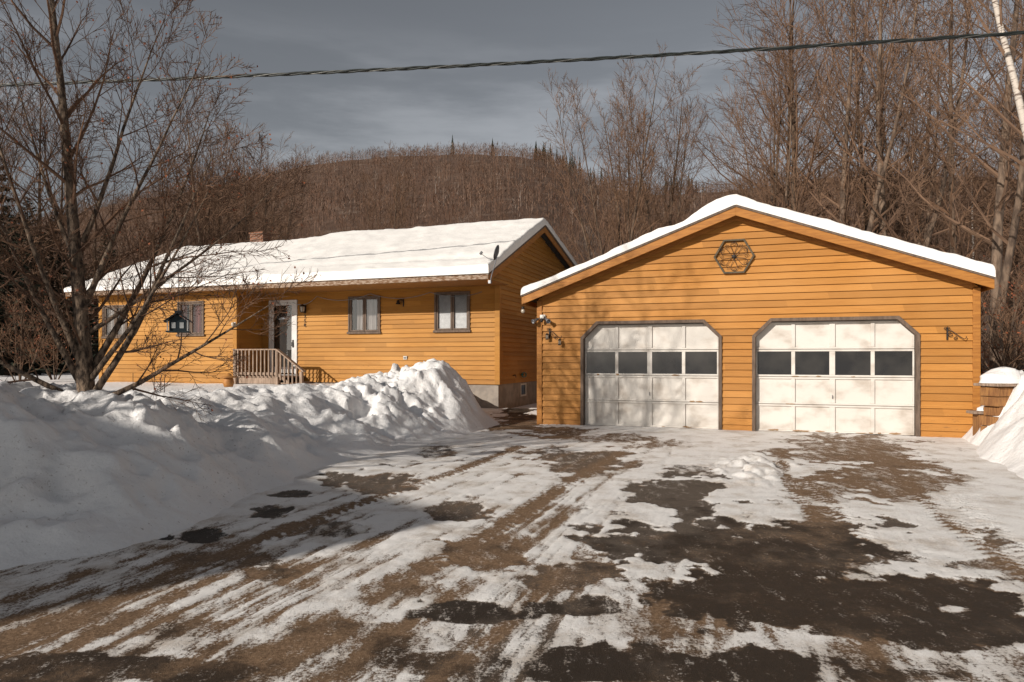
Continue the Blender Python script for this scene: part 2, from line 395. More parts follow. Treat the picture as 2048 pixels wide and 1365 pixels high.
for w0, a0, a1 in ((.45,6.0,10.5),(1.75,5.0,9.6),(.72,5.5,9.5),(2.02,5.0,8.6),(-2.05,4,11),(-3.5,4,11),(2.9,4.5,8)):
    wob = .12*np.sin(av*.35+w0)+.05*np.sin(av*1.1+2*w0)
    q = wv-w0-wob
    band_ = np.exp(-(q/.11)**4)*sst(a0,a0+.6,av)*sst(a1,a1-.6,av)
    tread += band_*(.5+.5*np.sign(np.sin((av+np.abs(q)*.9)*2*pi/.12)))
S -= .60*np.clip(tread,0,1)*(.3+nz2)
rs = sst(0, 110, PX-1850-(PY-890)*.75 + (nz-.5)*160 + (nz3-.5)*60)*sst(1200,1080,PY)
S = S*(1-.9*rs)+1.05*rs*.9
S = np.clip(S, 0, 1); dirt = np.clip(dirt, 0, 1); wet = np.clip(wet, 0, 1)
Z = .004 + .018*S*sst(1340,1150,PY) + .014*(nz2-.3) + .008*(nz3-.5) - .010*np.clip(tread,0,1)*S
Z += .09*sst(.5,.72,fbm(X*5+3, Y*5, 4, 33))*np.exp(-(((PX-1510)/70)**2+((PY-940)/26)**2))
Z = np.maximum(Z, .002)
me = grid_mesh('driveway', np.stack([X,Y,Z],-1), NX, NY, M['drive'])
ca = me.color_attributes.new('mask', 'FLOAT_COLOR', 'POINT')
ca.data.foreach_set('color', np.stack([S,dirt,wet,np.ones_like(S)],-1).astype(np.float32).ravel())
tag(link('driveway', me), kind='structure')

# snow banks
def inside(X, Y, P):
    r = np.zeros(X.shape, bool); n = len(P)
    for i in range(n):
        x0,y0 = P[i]; x1,y1 = P[(i+1)%n]
        if y0 == y1: continue
        c = ((y0 > Y) != (y1 > Y)) & (X < (x1-x0)*(Y-y0)/(y1-y0)+x0)
        r ^= c
    return r
def pdist(X, Y, P):
    d = np.full(X.shape, 1e9); n = len(P)
    for i in range(n):
        x0,y0 = P[i]; x1,y1 = P[(i+1)%n]
        ex, ey = x1-x0, y1-y0
        t = np.clip(((X-x0)*ex+(Y-y0)*ey)/(ex*ex+ey*ey), 0, 1)
        d = np.minimum(d, np.hypot(X-x0-t*ex, Y-y0-t*ey))
    return d
def cells(X, Y, seed):
    xi = np.floor(X); yi = np.floor(Y); best = np.full(X.shape, 9.); val = np.zeros(X.shape)
    for ox_ in (-1,0,1):
        for oy_ in (-1,0,1):
            a = xi+ox_; b = yi+oy_
            h1 = np.sin(a*127.1+b*311.7+seed)*43758.5; h1 -= np.floor(h1)
            h2 = np.sin(a*269.5+b*183.3+seed)*28001.8; h2 -= np.floor(h2)
            h3 = np.sin(a*41.3+b*97.1+seed)*9154.3; h3 -= np.floor(h3)
            dx = X-a-h1; dy = Y-b-h2; d = dx*dx+dy*dy
            m_ = d < best; best = np.where(m_, d, best)
            val = np.where(m_, h3+dx*(h1-.5)*1.4+dy*(h2-.5)*1.4, val)
    return val-.5
def bank(name, P, xs, ys, ctrl, lawn):
    X, Y = np.meshgrid(xs, ys)
    Xw = X+.28*(fbm(X*.9, Y*.9, 3, 51)-.5)*2; Yw = Y+.28*(fbm(X*.9, Y*.9, 3, 57)-.5)*2
    d = pdist(Xw, Yw, P); ins = inside(Xw, Yw, P); d = np.where(ins, d, -d)
    ws = 0; hc = 0; rd = 0
    for x, y, h, r in ctrl:
        q = 1/(((X-x)**2+(Y-y)**2)**1.5+.05); ws = ws+q; hc = hc+q*h; rd = rd+q*r
    hc /= ws; rd /= ws
    t = np.clip(d/rd, 0, 1)
    up = .35*t+.65*np.sin(t*pi/2)**1.3
    down = sst(rd+.4, rd+2.6, d)
    z = up*hc*(1-down)+lawn*down*np.clip(up,0,1)
    env = sst(.0,.8,d)*(1-.9*down)
    wx = X+.30*(fbm(X*2.3,Y*2.3,3,91)-.5); wy = Y+.30*(fbm(X*2.3,Y*2.3,3,95)-.5)
    l1 = fbm(X*.8, Y*.8, 3, 61)-.5; l2 = 1-np.abs(2*fbm(X*1.5, Y*1.5, 4, 67)-1); l5 = fbm(X*4,Y*4,4,77)-.5; l6 = 1-np.abs(2*fbm(X*3.2+7, Y*3.2, 4, 87)-1)
    c1 = cells(wx*1.4, wy*1.4, 3.1); c2 = cells(wx*3.4, wy*3.4, 7.7); c3 = cells(wx*8.5, wy*8.5, 1.7); l4 = fbm(X*14,Y*14,3,73)-.5
    chunk = sst(.46,.66,fbm(X*.5,Y*.5,2,83))*sst(.25,.65,t)
    z = z+env*(.38*l1+.26*(l2-.80)+.11*(l6-.75)+.09*l5+(.12*c1+.09*c2+.04*c3)*(.08+.92*chunk)+.03*l4)
    z = np.where(d < 0, -.06, np.maximum(z, -.02+.03*np.clip(d,0,1)))
    me = grid_mesh(name, np.stack([X,Y,z],-1), len(xs), len(ys), M['bank_snow'])
    tag(link(name, me), kind='structure')
PL = [(-.25,14.9),(-.60,13.2),(-1.15,11.7),(-1.92,9.93),(-2.51,8.09),(-2.57,6.7),(-2.6,5.73),(-2.9,4.98),(-3.3,4.5),(-4.1,4.1),(-8,3.3),(-40,1),(-60,60),(-8,60),(-3,40),(-1.0,21),(-.8,18.6),(-.55,16.4)]
bank('snow_bank', PL, np.concatenate([np.arange(-24,-9,.12), np.arange(-9,.5,.04)]), np.concatenate([np.arange(2.4,16,.04), np.linspace(16,46,130)]),
     [(-6,6.5,1.06,2.8),(-10,6,1.08,3.0),(-4.6,7.8,1.03,2.5),(-4.4,9.4,.80,2.4),(-4,11,.80,2.3),(-4.2,13,.90,2.0),(-2.9,14.0,1.04,1.7),(-1.7,14.3,1.34,1.35),(-2.2,12,.80,2.1),(-8,12,.75,2)], .66)
PR = [(8.0,12.0),(7.6,11.2),(7.0,10.3),(6.45,9.3),(6.05,8.2),(5.85,7.2),(6.0,6.2),(7.5,5),(12,3),(20,2),(30,3),(30,30),(14,30),(9.6,17),(9.0,13.2),(8.6,12.5)]
bank('snow_bank', PR, np.arange(5.2, 20, .05), np.arange(2, 26, .06),
     [(8.2,11.2,1.0,.8),(7.9,10.3,1.45,1.0),(7.7,9.2,1.3,1.3),(8.0,7.8,1.0,1.9),(11,10,1.3,1.6),(14,8,1.2,2.5),(16,14,.8,2)], .6)

# ------------------------------------------------------------------ clapboard walls
def siding(mb, pl, zb, zt, c, lf, rf, ops=(), extra=()):
    zs = {round(zb,5), round(zt,5)}
    k = 0
    while zb+k*c < zt: zs.add(round(zb+k*c,5)); k += 1
    for o in ops: zs.add(round(o[2],5)); zs.add(round(o[3],5))
    for e in extra: zs.add(round(e,5))
    zs = sorted(z for z in zs if zb-1e-6 <= z <= zt+1e-6)
    fn = lambda q: q if callable(q) else (lambda z, q=q: q)
    for za, zc in zip(zs, zs[1:]):
        if zc-za < 1e-4: continue
        kk = math.floor((za-zb+1e-4)/c); zk = zb+kk*c
        nf = lambda z: .034*(1-(z-zk)/c)+.002
        mid = (za+zc)/2; a = za+1e-5; b = zc-1e-5
        act = sorted([o for o in ops if o[2] <= mid <= o[3]], key=lambda o: fn(o[0])(mid))
        segs = []; cur = fn(lf)
        for o in act: segs.append((cur, fn(o[0]))); cur = fn(o[1])
        segs.append((cur, fn(rf)))
        for p, q in segs:
            if p(mid) >= q(mid): continue
            pa, qa, pb, qb = p(a), q(a), p(b), q(b)
            mb.add([pl(pa,nf(za),za), pl(qa,nf(za),za), pl(qb,nf(zc),zc), pl(pb,nf(zc),zc)], [(0,1,2,3)])
            if abs(za-zk) < 1e-4:
                mb.add([pl(pa,nf(za),za), pl(qa,nf(za),za), pl(qa,.002,za), pl(pa,.002,za)], [(0,1,2,3)])

def spaced(a, b, n):
    e = np.array([0,.004,.010,.02,.035,.055,.085,.12,.17,.23,.3])
    return np.concatenate([a+e, np.linspace(a+.38,b-.38,n), b-e[::-1]])
def roof_snow(prof, l0, l1, axis, thick, O, label, nA=60, nL=120):
    pr = np.array(prof); cum = np.concatenate([[0], np.cumsum(np.hypot(*np.diff(pr,axis=0).T))])
    s = spaced(0, cum[-1], nA); l = spaced(l0, l1, nL)
    L, Sg = np.meshgrid(l, s)
    a = np.interp(Sg, cum, pr[:,0]); z = np.interp(Sg, cum, pr[:,1])
    wob = .035*(fbm(L*3.6+Sg, Sg*3.6-L, 3, 5)-.5)*2
    dist = np.minimum.reduce([Sg, cum[-1]-Sg, L-l0, l1-L])
    q = np.clip(dist/(.065+wob), 0, 1); ed = (1-(1-q)**3)**(1/3)
    T = thick(a, L, Sg)*ed
    z2 = z+.006+T
    if axis == 'y': V = np.stack([a, L, z2], -1)
    else: V = np.stack([L, a, z2], -1)
    me = grid_mesh('roof_snow', V, len(l), len(s), M['roof_snow'])
    o = link('roof_snow', me); o.location = (O[0],O[1],0); o.rotation_euler = (0,0,ANG)
    tag(o, label, 'snow', kind='stuff')
    return o

def window(parent, x0, x1, z0, z1, yp, kind='dark', n=2, lab=None):
    fr = MB(); t = .055
    fr.box(x0,x1,yp-.06,yp+.06,z1-t,z1); fr.box(x0-.03,x1+.03,yp-.08,yp+.06,z0-.02,z0+t-.01)
    fr.box(x0,x0+t,yp-.058,yp+.06,z0+t-.01,z1-t); fr.box(x1-t,x1,yp-.058,yp+.06,z0+t-.01,z1-t)
    w_ = fr.build('window', M['gtrim'], parent, bevel=.006)
    if lab: w_['label'] = lab
    xs = np.linspace(x0+t, x1-t, n+1)
    for i in range(n):
        a, b = xs[i]+.008, xs[i+1]-.008; s = MB(); q = .045
        s.box(a,b,yp-.03,yp+.02,z1-t-q,z1-t-.003); s.box(a,b,yp-.03,yp+.02,z0+t,z0+t+q)
        s.box(a,a+q,yp-.03,yp+.02,z0+t+q,z1-t-q); s.box(b-q,b,yp-.03,yp+.02,z0+t+q,z1-t-q)
        s.build('sash', M['gtrim'], w_)
        p = MB(); p.add([(a+q,yp-.005,z0+t+q),(b-q,yp-.005,z0+t+q),(b-q,yp-.005,z1-t-q),(a+q,yp-.005,z1-t-q)], [(0,1,2,3)]); p.build('pane', M['pane'], w_)
        r = MB(); r.box(a,b,yp+.20,yp+.22,z0,z1); r.build('room_backing', M['interior'], w_)
        if kind == 'blind':
            bl = MB(); zz = z0+t+q
            while zz < z1-t-q:
                bl.add([(a+q*.4,yp+.022,zz),(b-q*.4,yp+.022,zz),(b-q*.4,yp+.034,zz+.034),(a+q*.4,yp+.034,zz+.034)], [(0,1,2,3)]); zz += .036
            bl.build('blind', M['blind'], w_)
        elif kind in ('red','pale','half'):
            cu = MB(); m_ = 24; vs = []
            aa, bb = (a, b) if kind != 'red' or i == 1 else (a, a+.5*(b-a))
            if kind == 'half' : aa = a+.4*(b-a) if i == 0 else a; bb = b if i == 0 else a+.75*(b-a)
            for j in range(m_+1):
                x = aa+(bb-aa)*j/m_; y = yp+.055+.02*sin(j*1.9)
                vs += [(x,y,z0+t),(x,y,z1-t)]
            fs = [(2*j,2*j+2,2*j+3,2*j+1) for j in range(m_)]
            cu.add(vs, fs); cu.build('curtain', M['curtain'] if kind == 'red' else M['curtain2'], w_)
    return w_

# ------------------------------------------------------------------ garage
GW = 8.14; SL = .37; PK = GW/2; Z0 = 2.887; GD = 7.6
OVL = max(.12, -gx(1045,-.3)); OVR = max(.1, gx(1986,-.3)-GW)
gar = empty('garage', (G0[0],G0[1],0), ANG, label='orange clapboard two-door garage with snow covered gable roof', cat='garage')
zt = lambda x: Z0+SL*min(x, GW-x)
DZ = 2.15; CHF = .30
doors = [(gx(1168), gx(1437)), (gx(1511), gx(1831))]
mb = MB()
ops = []
for a, b in doors:
    ops.append((lambda z, a=a: a+max(0,z-(DZ-CHF)), lambda z, b=b: b-max(0,z-(DZ-CHF)), 0.0, DZ))
lf = lambda z: max(0, (z+.10-Z0)/SL)
siding(mb, lambda s,n,z: (s,-n,z), .0, zt(PK)-.12, CO, lf, lambda z: GW-lf(z), ops, extra=(DZ-CHF,))
mb.build('front_wall', M['gside'], gar)
for pl in (lambda s,n,z: (-n,s,z), lambda s,n,z: (GW+n,s,z)):
    mb = MB(); siding(mb, pl, 0, zt(0)-.1, CO, 0, GD); mb.build('side_wall', M['gside'], gar)
mb = MB(); siding(mb, lambda s,n,z: (s,GD+n,z), 0, zt(PK)-.12, CO, lf, lambda z: GW-lf(z)); mb.build('rear_wall', M['gside'], gar)
mb = MB(); mb.box(.05,GW-.05,.7,GD-.05,.0,.02); mb.box(.03,.06,.7,GD,0,2.7); mb.box(GW-.06,GW-.03,.7,GD,0,2.7); mb.box(.03,GW-.03,GD-.06,GD-.03,0,2.7); mb.box(.05,GW-.05,.68,.7,0,2.7)
mb.build('interior', M['interior'], gar)
for x0, x1 in ((-.025,.09),(GW-.09,GW+.025)):
    mb = MB(); mb.box(x0,x1,-.05,.06,0,2.68); mb.build('corner_board', M['otrim'], gar, bevel=.005)
mb = MB()
mb.add([(-OVL,-.27,zt(-OVL)-.1),(PK,-.27,zt(PK)-.1),(GW+OVR,-.27,zt(GW+OVR)-.1),(GW+OVR,-.27,zt(GW+OVR)),(PK,-.27,zt(PK)),(-OVL,-.27,zt(-OVL))]
     + [(-OVL,GD+.25,zt(-OVL)-.1),(PK,GD+.25,zt(PK)-.1),(GW+OVR,GD+.25,zt(GW+OVR)-.1),(GW+OVR,GD+.25,zt(GW+OVR)),(PK,GD+.25,zt(PK)),(-OVL,GD+.25,zt(-OVL))],
     [(0,1,4,5),(1,2,3,4),(6,11,10,7),(7,10,9,8),(5,4,10,11),(4,3,9,10),(0,6,7,1),(1,7,8,2),(0,5,11,6),(2,8,9,3)])
groof = mb.build('roof', M['roofing'], gar)
for s in (0,1):
    f = (lambda x: x) if s == 0 else (lambda x: GW-x)
    e = -(OVL if s == 0 else OVR)
    mb = MB(); mb.prism_xz([(f(e-.02),zt(e)-.20),(f(PK),zt(PK)-.20),(f(PK),zt(PK)+.004),(f(e-.02),zt(e-.02)+.004)], -.305, -.272)
    mb.build('rake_board', M['otrim'], groof, bevel=.004)
    mb = MB(); mb.prism_xz([(f(e-.021),zt(e)-.035),(f(PK),zt(PK)-.035),(f(PK),zt(PK)+.014),(f(e-.021),zt(e-.02)+.014)], -.325, -.307)
    mb.build('drip_edge', M['gtrim'], groof)
    mb = MB(); mb.prism_xz([(f(e),zt(e)-.125),(f(PK),zt(PK)-.125),(f(PK),zt(PK)-.104),(f(e),zt(e)-.104)], -.27, -.002); mb.build('soffit', M['otrim'], groof)
    mb = MB(); mb.prism_xz([(f(.1),zt(.1)-.25),(f(PK),zt(PK)-.25),(f(PK),zt(PK)-.127),(f(.1),zt(.1)-.127)], -.065, -.04); mb.build('frieze_board', M['otrim'], groof)
    mb = MB(); xa, xb = sorted((f(e-.02), f(e+.01))); mb.box(xa,xb,-.27,GD+.25,zt(e)-.2,zt(e)-.01); mb.build('eave_board', M['otrim'], groof)
for di, (a, b) in enumerate(doors):
    tr = MB(); t = .065; c = CHF; k_ = .027
    tr.box(a-t,a,-.06,.08,0,DZ-c+k_); tr.box(b,b+t,-.06,.08,0,DZ-c+k_)
    tr.box(a+c-k_,b-c+k_,-.06,.08,DZ,DZ+t)
    tr.prism_xz([(a-t,DZ-c+k_+.001),(a,DZ-c+k_-.026),(a+c+.0,DZ),(a+c-k_-.001,DZ+t)], -.058, .08)
    tr.prism_xz([(b+t,DZ-c+k_+.001),(b,DZ-c+k_-.026),(b-c-.0,DZ),(b-c+k_+.001,DZ+t)], -.058, .08)
    tr.build('door_frame', M['gtrim'], gar, bevel=.006)
    gd = MB(); y0 = .075
    gd.box(a+.002,b-.002,y0+.03,y0+.06,.025,DZ-.004)
    gdo = gd.build('garage_door', M['white'], gar)
    gdo['label'] = ['white panelled garage door with four dark panes, on the left under tree shadow', 'white panelled garage door with peeling paint, on the right'][di]
    hs_ = (DZ-.03)/4; wd = (b-a)/4
    for r in range(4):
        z0 = .028+r*hs_; z1 = z0+hs_-.012
        se = MB(); q = .035
        se.box(a+.004,b-.004,y0,y0+.028,z0,z0+q); se.box(a+.004,b-.004,y0,y0+.028,z1-q,z1)
        for k in range(5):
            x = a+k*wd; ww = .05 if k == 2 else .034
            xa, xb = max(a+.004,x-ww), min(b-.004,x+ww)
            se.box(xa,xb,y0-.001,y0+.028,z0+q,z1-q)
        se.build('door_section', M['white'], gdo, bevel=.006)
        if r == 2:
            for k in range(4):
                pn = MB(); pn.box(a+k*wd+.035,a+(k+1)*wd-.035,y0+.014,y0+.027,z0+q,z1-q); pn.build('window_pane', M['glass'], gdo)
    h = MB(); xm = (a+b)/2; h.tube([(xm,y0-.002,.68),(xm,y0-.03,.68),(xm,y0-.03,.74),(xm,y0-.002,.74)], .006, 6)
    h.build('handle', M['grey_metal'], gdo)
    rr = random.Random(di+3)
    spots = [(rr.uniform(a+.1,b-.3), rr.choice([.03,.03,.03,.545,1.08]), rr.uniform(.06,.26), rr.uniform(.012,.045)) for _ in range(9 if di == 0 else 18)]
    for x, z, wl, hh in spots:
        pm = MB(); n = 11; ring = [(x+wl*(.5+.5*cos(2*pi*i/n)*rr.uniform(.5,1)), z+hh*(.6+.6*sin(2*pi*i/n)*rr.uniform(.4,1))) for i in range(n)]
        dy_ = rr.uniform(.003,.006)
        pm.add([(p, y0-dy_, q_) for p, q_ in ring], [tuple(range(n))])
        pm.build('peeled_paint', M['peel'], gdo)
def gthick(a, L, S):
    t = .20+.07*(fbm(a*.9, L*.9, 3, 2)-.5)+.06*(fbm(a*4, L*4, 3, 8)-.5)
    t -= .05*sst(3.6, 1.2, a)
    t += .06*np.exp(-((a-3.75)/.45)**2)*np.exp(-((L+.3)/.7)**2)
    t -= .08*np.exp(-((a-3.05)/.3)**2)*np.exp(-((L+.3)/.6)**2)
    return t
gp = [(-OVL-.03, zt(-OVL)-SL*.03), (PK, zt(PK)), (GW+OVR+.03, zt(GW+OVR)-SL*.03)]
roof_snow(gp, -.34, GD+.3, 'y', gthick, G0, 'thick white snow slab covering the garage gable roof', 150, 60)

def gworld(x, y, z): return (G0[0]+x*ux+y*vx, G0[1]+x*uy+y*vy, z)
def hworld(x, y, z): return (H0[0]+x*ux+y*vx, H0[1]+x*uy+y*vy, z)
ox = gx(1468); oz = gz(514, ox)
orn = empty('wall_ornament', gworld(ox,-.04,oz), ANG, label='hexagonal wall ornament with iron flower scrollwork high on the garage gable', cat='wall ornament')
mb = MB(); ro, ri = .385, .348
for k in range(6):
    a0, a1 = pi/3*k, pi/3*(k+1)
    mb.prism_xz([(ri*cos(a0),ri*sin(a0)),(ro*cos(a0),ro*sin(a0)),(ro*cos(a1),ro*sin(a1)),(ri*cos(a1),ri*sin(a1))], -.04, .0)
mb.build('frame', M['teal'], orn)
for k in range(6):
    mb = MB(); a0 = pi/3*k+pi/6; pts = []
    for i in range(17):
        t = i/16; r = .28*sin(pi*t); th = a0+.30*math.sin(2*pi*t)
        pts.append((r*cos(th), -.012, r*sin(th)))
    mb.tube(pts, .005, 5); mb.build('petal', M['black'], orn)
for k in range(12):
    mb = MB(); a0 = pi/6*k; r0 = .25 if k % 2 else .235; cx, cz = r0*cos(a0), r0*sin(a0); pts = []
    for i in range(22):
        t = i/21; r = .045*(1-t*.75); th = a0+(1 if k % 4 < 2 else -1)*t*8
        pts.append((cx+r*cos(th), -.01, cz+r*sin(th)))
    mb.tube(pts, .0035, 5); mb.build('scroll', M['black'], orn)
mb = MB(); mb.lathe([(0,.02),(.03,.015),(.04,0),(.04,-.01)], (0,-.02,0), 12, Matrix.Rotation(pi/2,3,'X')); mb.build('rosette', M['black'], orn)

def spiral(mb, cx, cz, r0, a0, turns, rad=.007, y=-.05):
    pts = []
    for i in range(26):
        t = i/25; r = r0*(1-.8*t); th = a0+turns*2*pi*t; pts.append((cx+r*cos(th), y, cz+r*sin(th)))
    mb.tube(pts, rad, 5)
for px, lab in ((1100, 'black iron scroll hook with two small lanterns left of garage doors'), (1893, 'black iron scroll plant hook right of the garage doors')):
    x = gx(px); z = gz(668, x)
    hk = empty('wall_hook', gworld(x,0,z), ANG, label=lab, cat='hook')
    mb = MB(); mb.box(-.012,.012,-.055,-.03,-.11,.11); mb.build('back_plate', M['black'], hk)
    mb = MB(); mb.tube([(0,-.055,.06),(.06,-.07,.05),(.13,-.09,-.01),(.20,-.10,-.07),(.25,-.1,-.1),(.28,-.1,-.08),(.28,-.1,-.05)], .007, 5); mb.build('arm', M['black'], hk)
    for q in ((.05,-.02,.045,1.5,1.3),(.12,-.08,.035,1.5,-1.3),(-.03,.09,.03,0,1.2),(.02,.1,.028,2,1.1)):
        mb = MB(); spiral(mb, q[0], q[1], q[2], q[3], q[4], .0055, -.06); mb.build('scroll', M['black'], hk)
    if px == 1100:
        for lx, lz in ((-.03,-.06),(.25,-.18)):
            q = empty('hanging_lantern', gworld(x+lx,-.12,z+lz), ANG, label='small dark hanging lantern, %s one on the left garage hook' % ('upper left' if lx < 0 else 'lower right'), cat='lantern')
            mb = MB(); mb.lathe([(0,-.07),(.035,-.07),(.04,-.06),(.035,-.055)], n=12); mb.lathe([(.04,.03),(.03,.05),(.012,.065),(0,.07)], n=12)
            for k in range(4): mb.bar((.032*cos(k*pi/2),.032*sin(k*pi/2),-.06),(.032*cos(k*pi/2),.032*sin(k*pi/2),.035),.006)
            mb.tube([(0,0,.065),(0,0,.11)], .003, 5); mb.build('cage', M['black'], q)
            mb = MB(); mb.lathe([(0,-.055),(.024,-.055),(.024,.02),(0,.03)], n=12); mb.build('glass', M['lens'], q, True)
x = gx(1087); z = gz(635, x)
fl = empty('flood_light', gworld(x,-.045,z), ANG, label='white twin security flood light under the left garage eave', cat='flood light')
mb = MB(); mb.box(-.06,.06,-.03,0,-.05,.05); mb.lathe([(.045,0),(.045,.05),(.0,.06)], (0,-.03,0), 14, Matrix.Rotation(pi/2,3,'X')); mb.build('base', M['plastic'], fl, bevel=.006)
for s in (-1,1):
    mb = MB(); Mx = Matrix.Rotation(s*.7,3,'Z') @ Matrix.Rotation(pi/2+.45,3,'X')
    mb.lathe([(0,-.02),(.028,-.02),(.03,.05),(.048,.10),(.052,.13),(.045,.132),(.04,.11),(0,.10)], (s*.10,-.08,-.05), 14, Mx); mb.tube([(s*.04,-.03,-.01),(s*.08,-.06,-.03),(s*.10,-.08,-.05)], .012, 6)
    mb.build('lamp_head', M['grey_metal'], fl, True)
mb = MB(); mb.lathe([(0,.0),(.03,.0),(.035,-.05),(.02,-.075),(0,-.08)], (0,-.09,-.04), 12); mb.tube([(0,-.03,-.02),(0,-.09,-.03)], .012, 6); mb.build('sensor', M['black'], fl, True)
x = gx(1041,-.25)
el = empty('eave_light', gworld(x+.04,-.2,gz(619,x,-.25)), ANG, label='small round white light bulb fixture at the left tip of the garage eave', cat='light')
mb = MB(); mb.lathe([(0,.06),(.03,.06),(.035,.02),(.03,0)], n=12); mb.build('holder', M['black'], el, True)
mb = MB(); mb.lathe([(.03,0),(.045,-.03),(.04,-.06),(.02,-.08),(0,-.085)], n=14); mb.build('bulb', M['lens'], el, True)

# ------------------------------------------------------------------ house
hou = empty('house', (H0[0],H0[1],0), ANG, label='long single storey orange clapboard house under a deep snow covered roof', cat='house')
HL = 15.0; YR = 5.0; ZE = 3.65; ZR = 5.80; YB = 10.0; ZBK = 4.72; FT = 1.6; WT = .45; XW0 = -14.0; XW1 = -8.42; XR = -.3; SZ = 3.49; YW = 9.5
rz = lambda y: ZE+(ZR-ZE)*y/YR if y < YR else ZR+(ZBK-ZR)*(y-YR)/(YB-YR)
def hw(pxa, pxb, pya, pyb, t):
    a, b = hx(pxa,t), hx(pxb,t); m_ = (a+b)/2
    return (a, b, hz(pyb,m_,t), hz(pya,m_,t))
w1 = hw(870,941,584,664,FT); w2 = hw(698,762,593,667,FT); w3 = hw(357,410,603,672,WT); w4 = hw(208,257,611,676,WT)
d0 = hx(540,FT); d1 = hx(596,FT); dzb = .95; dzt = hz(601,(d0+d1)/2,FT)
mb = MB()
siding(mb, lambda s,n,z: (s,FT-n,z), .70, SZ, CO, XW1, XR, [w1,w2,(d0,d1,.70,dzt)]); mb.build('entry_wall', M['hside'], hou)
mb = MB(); siding(mb, lambda s,n,z: (s,WT-n,z), .295, SZ, CO, XW0, XW1, [w3,w4]); mb.build('wing_wall', M['hside'], hou)
mb = MB(); siding(mb, lambda s,n,z: (XW1+n,s,z), .295, SZ, CO, WT, FT); mb.build('return_wall', M['hside'], hou)
mb = MB()
def yl(z): return FT if z < SZ else max(.04, (z+.12-ZE)/(ZR-ZE)*YR)
def yrr(z): return min(YW, YR+(ZR-.12-z)/(ZR-ZBK)*(YB-YR))
siding(mb, lambda s,n,z: (XR+n,s,z), .70, ZR-.13, CO, yl, yrr, extra=(SZ,))
mb.build('gable_wall', M['hside'], hou)
mb = MB(); siding(mb, lambda s,n,z: (XW0-n,s,z), .295, ZR-.13, CO, lambda z: max(WT,(z+.12-ZE)/(ZR-ZE)*YR), yrr); mb.build('gable_wall', M['hside'], hou)
mb = MB(); siding(mb, lambda s,n,z: (s,YW+n,z), .70, rz(YW)-.1, CO, XW0, XR); mb.build('rear_wall', M['hside'], hou)
for b_ in ((XR-.10,XR+.05,FT-.05,FT+.10,.70,SZ),(XW1-.09,XW1+.05,WT-.05,WT+.06,.295,SZ),(XW0-.05,XW0+.09,WT-.05,WT+.06,.295,SZ)):
    mb = MB(); mb.box(*b_); mb.build('corner_board', M['hside'], hou, bevel=.004)
mb = MB(); bw = (3.55,4.1,.26,.66)
mb.box(XW1,XR-.012,FT+.012,FT+.25,-.2,.699); mb.box(XR-.25,XR-.011,FT+.25,bw[0],-.2,.699); mb.box(XR-.25,XR-.011,bw[1],YW,-.2,.699); mb.box(XR-.25,XR-.011,bw[0],bw[1],-.2,bw[2]); mb.box(XR-.25,XR-.011,bw[0],bw[1],bw[3],.699)
mb.build('foundation', M['concrete'], hou)
mb = MB(); mb.box(XR-.06,XR-.005,bw[0],bw[0]+.05,bw[2],bw[3]); mb.box(XR-.06,XR-.005,bw[1]-.05,bw[1],bw[2],bw[3]); mb.box(XR-.06,XR-.005,bw[0]+.05,bw[1]-.05,bw[3]-.05,bw[3]); mb.box(XR-.06,XR-.005,bw[0]+.05,bw[1]-.05,bw[2],bw[2]+.05)
bwin = mb.build('basement_window', M['plastic'], hou)
mb = MB(); mb.box(XR-.05,XR-.03,bw[0]+.05,bw[1]-.05,bw[2]+.05,bw[3]-.05); mb.build('pane', M['glass'], bwin)
th = .14
mb = MB()
P_ = [(0,ZE-th),(YR,ZR-th),(YB,ZBK-th),(YB,ZBK),(YR,ZR),(0,ZE)]
mb.add([(-HL,y,z) for y,z in P_]+[(0,y,z) for y,z in P_], [(0,1,4,5),(1,2,3,4),(6,11,10,7),(7,10,9,8),(5,4,10,11),(4,3,9,10),(0,6,7,1),(1,7,8,2),(0,5,11,6),(2,8,9,3)])
hroof = mb.build('roof', M['roofing'], hou)
mb = MB(); mb.box(-HL-.01,.03,-.03,-.002,SZ-.01,ZE-.005); mb.build('fascia_board', M['fascia'], hroof, bevel=.004)
mb = MB(); mb.box(-HL,.0,.0,FT+.02,SZ,SZ+.015); mb.build('soffit', M['soffit'], hroof)
for x0 in (.002,-HL-.032):
    mb = MB(); mb.prism_yz([(-.0,ZE-.24),(YR,ZR-.24),(YR,ZR+.003),(-.0,ZE+.003)], x0, x0+.03); mb.build('rake_board', M['otrim'], hroof)
    mb = MB(); mb.prism_yz([(YR+.001,ZR-.24),(YB,ZBK-.24),(YB,ZBK+.003),(YR+.001,ZR+.003)], x0, x0+.03); mb.build('rake_board', M['otrim'], hroof)
mb = MB(); mb.prism_yz([(-.02,ZE-.06),(YR,ZR-.06),(YR,ZR+.015),(-.02,ZE+.008)], .034, .054); mb.build('drip_edge', M['gtrim'], hroof)
mb = MB(); mb.prism_yz([(YR+.001,ZR-.06),(YB,ZBK-.06),(YB,ZBK+.012),(YR+.001,ZR+.015)], .034, .054); mb.build('drip_edge', M['gtrim'], hroof)
mb = MB(); mb.prism_yz([(0.05,ZE-th-.0),(YR,ZR-th-.02),(YR,ZR-th-.002),(0.05,ZE-th+.015)], XR, -.002); mb.build('rake_soffit', M['otrim'], hroof)
cx = hx(511,YR); mb = MB(); mb.box(cx-.31,cx+.31,YR+.05,YR+.55,ZR-.4,6.22); mb.box(cx-.34,cx+.34,YR+.02,YR+.58,6.22,6.28); mb.box(cx-.18,cx+.18,YR+.15,YR+.45,6.28,6.32)
mb.build('chimney', M['brick'], hroof, bevel=.006)
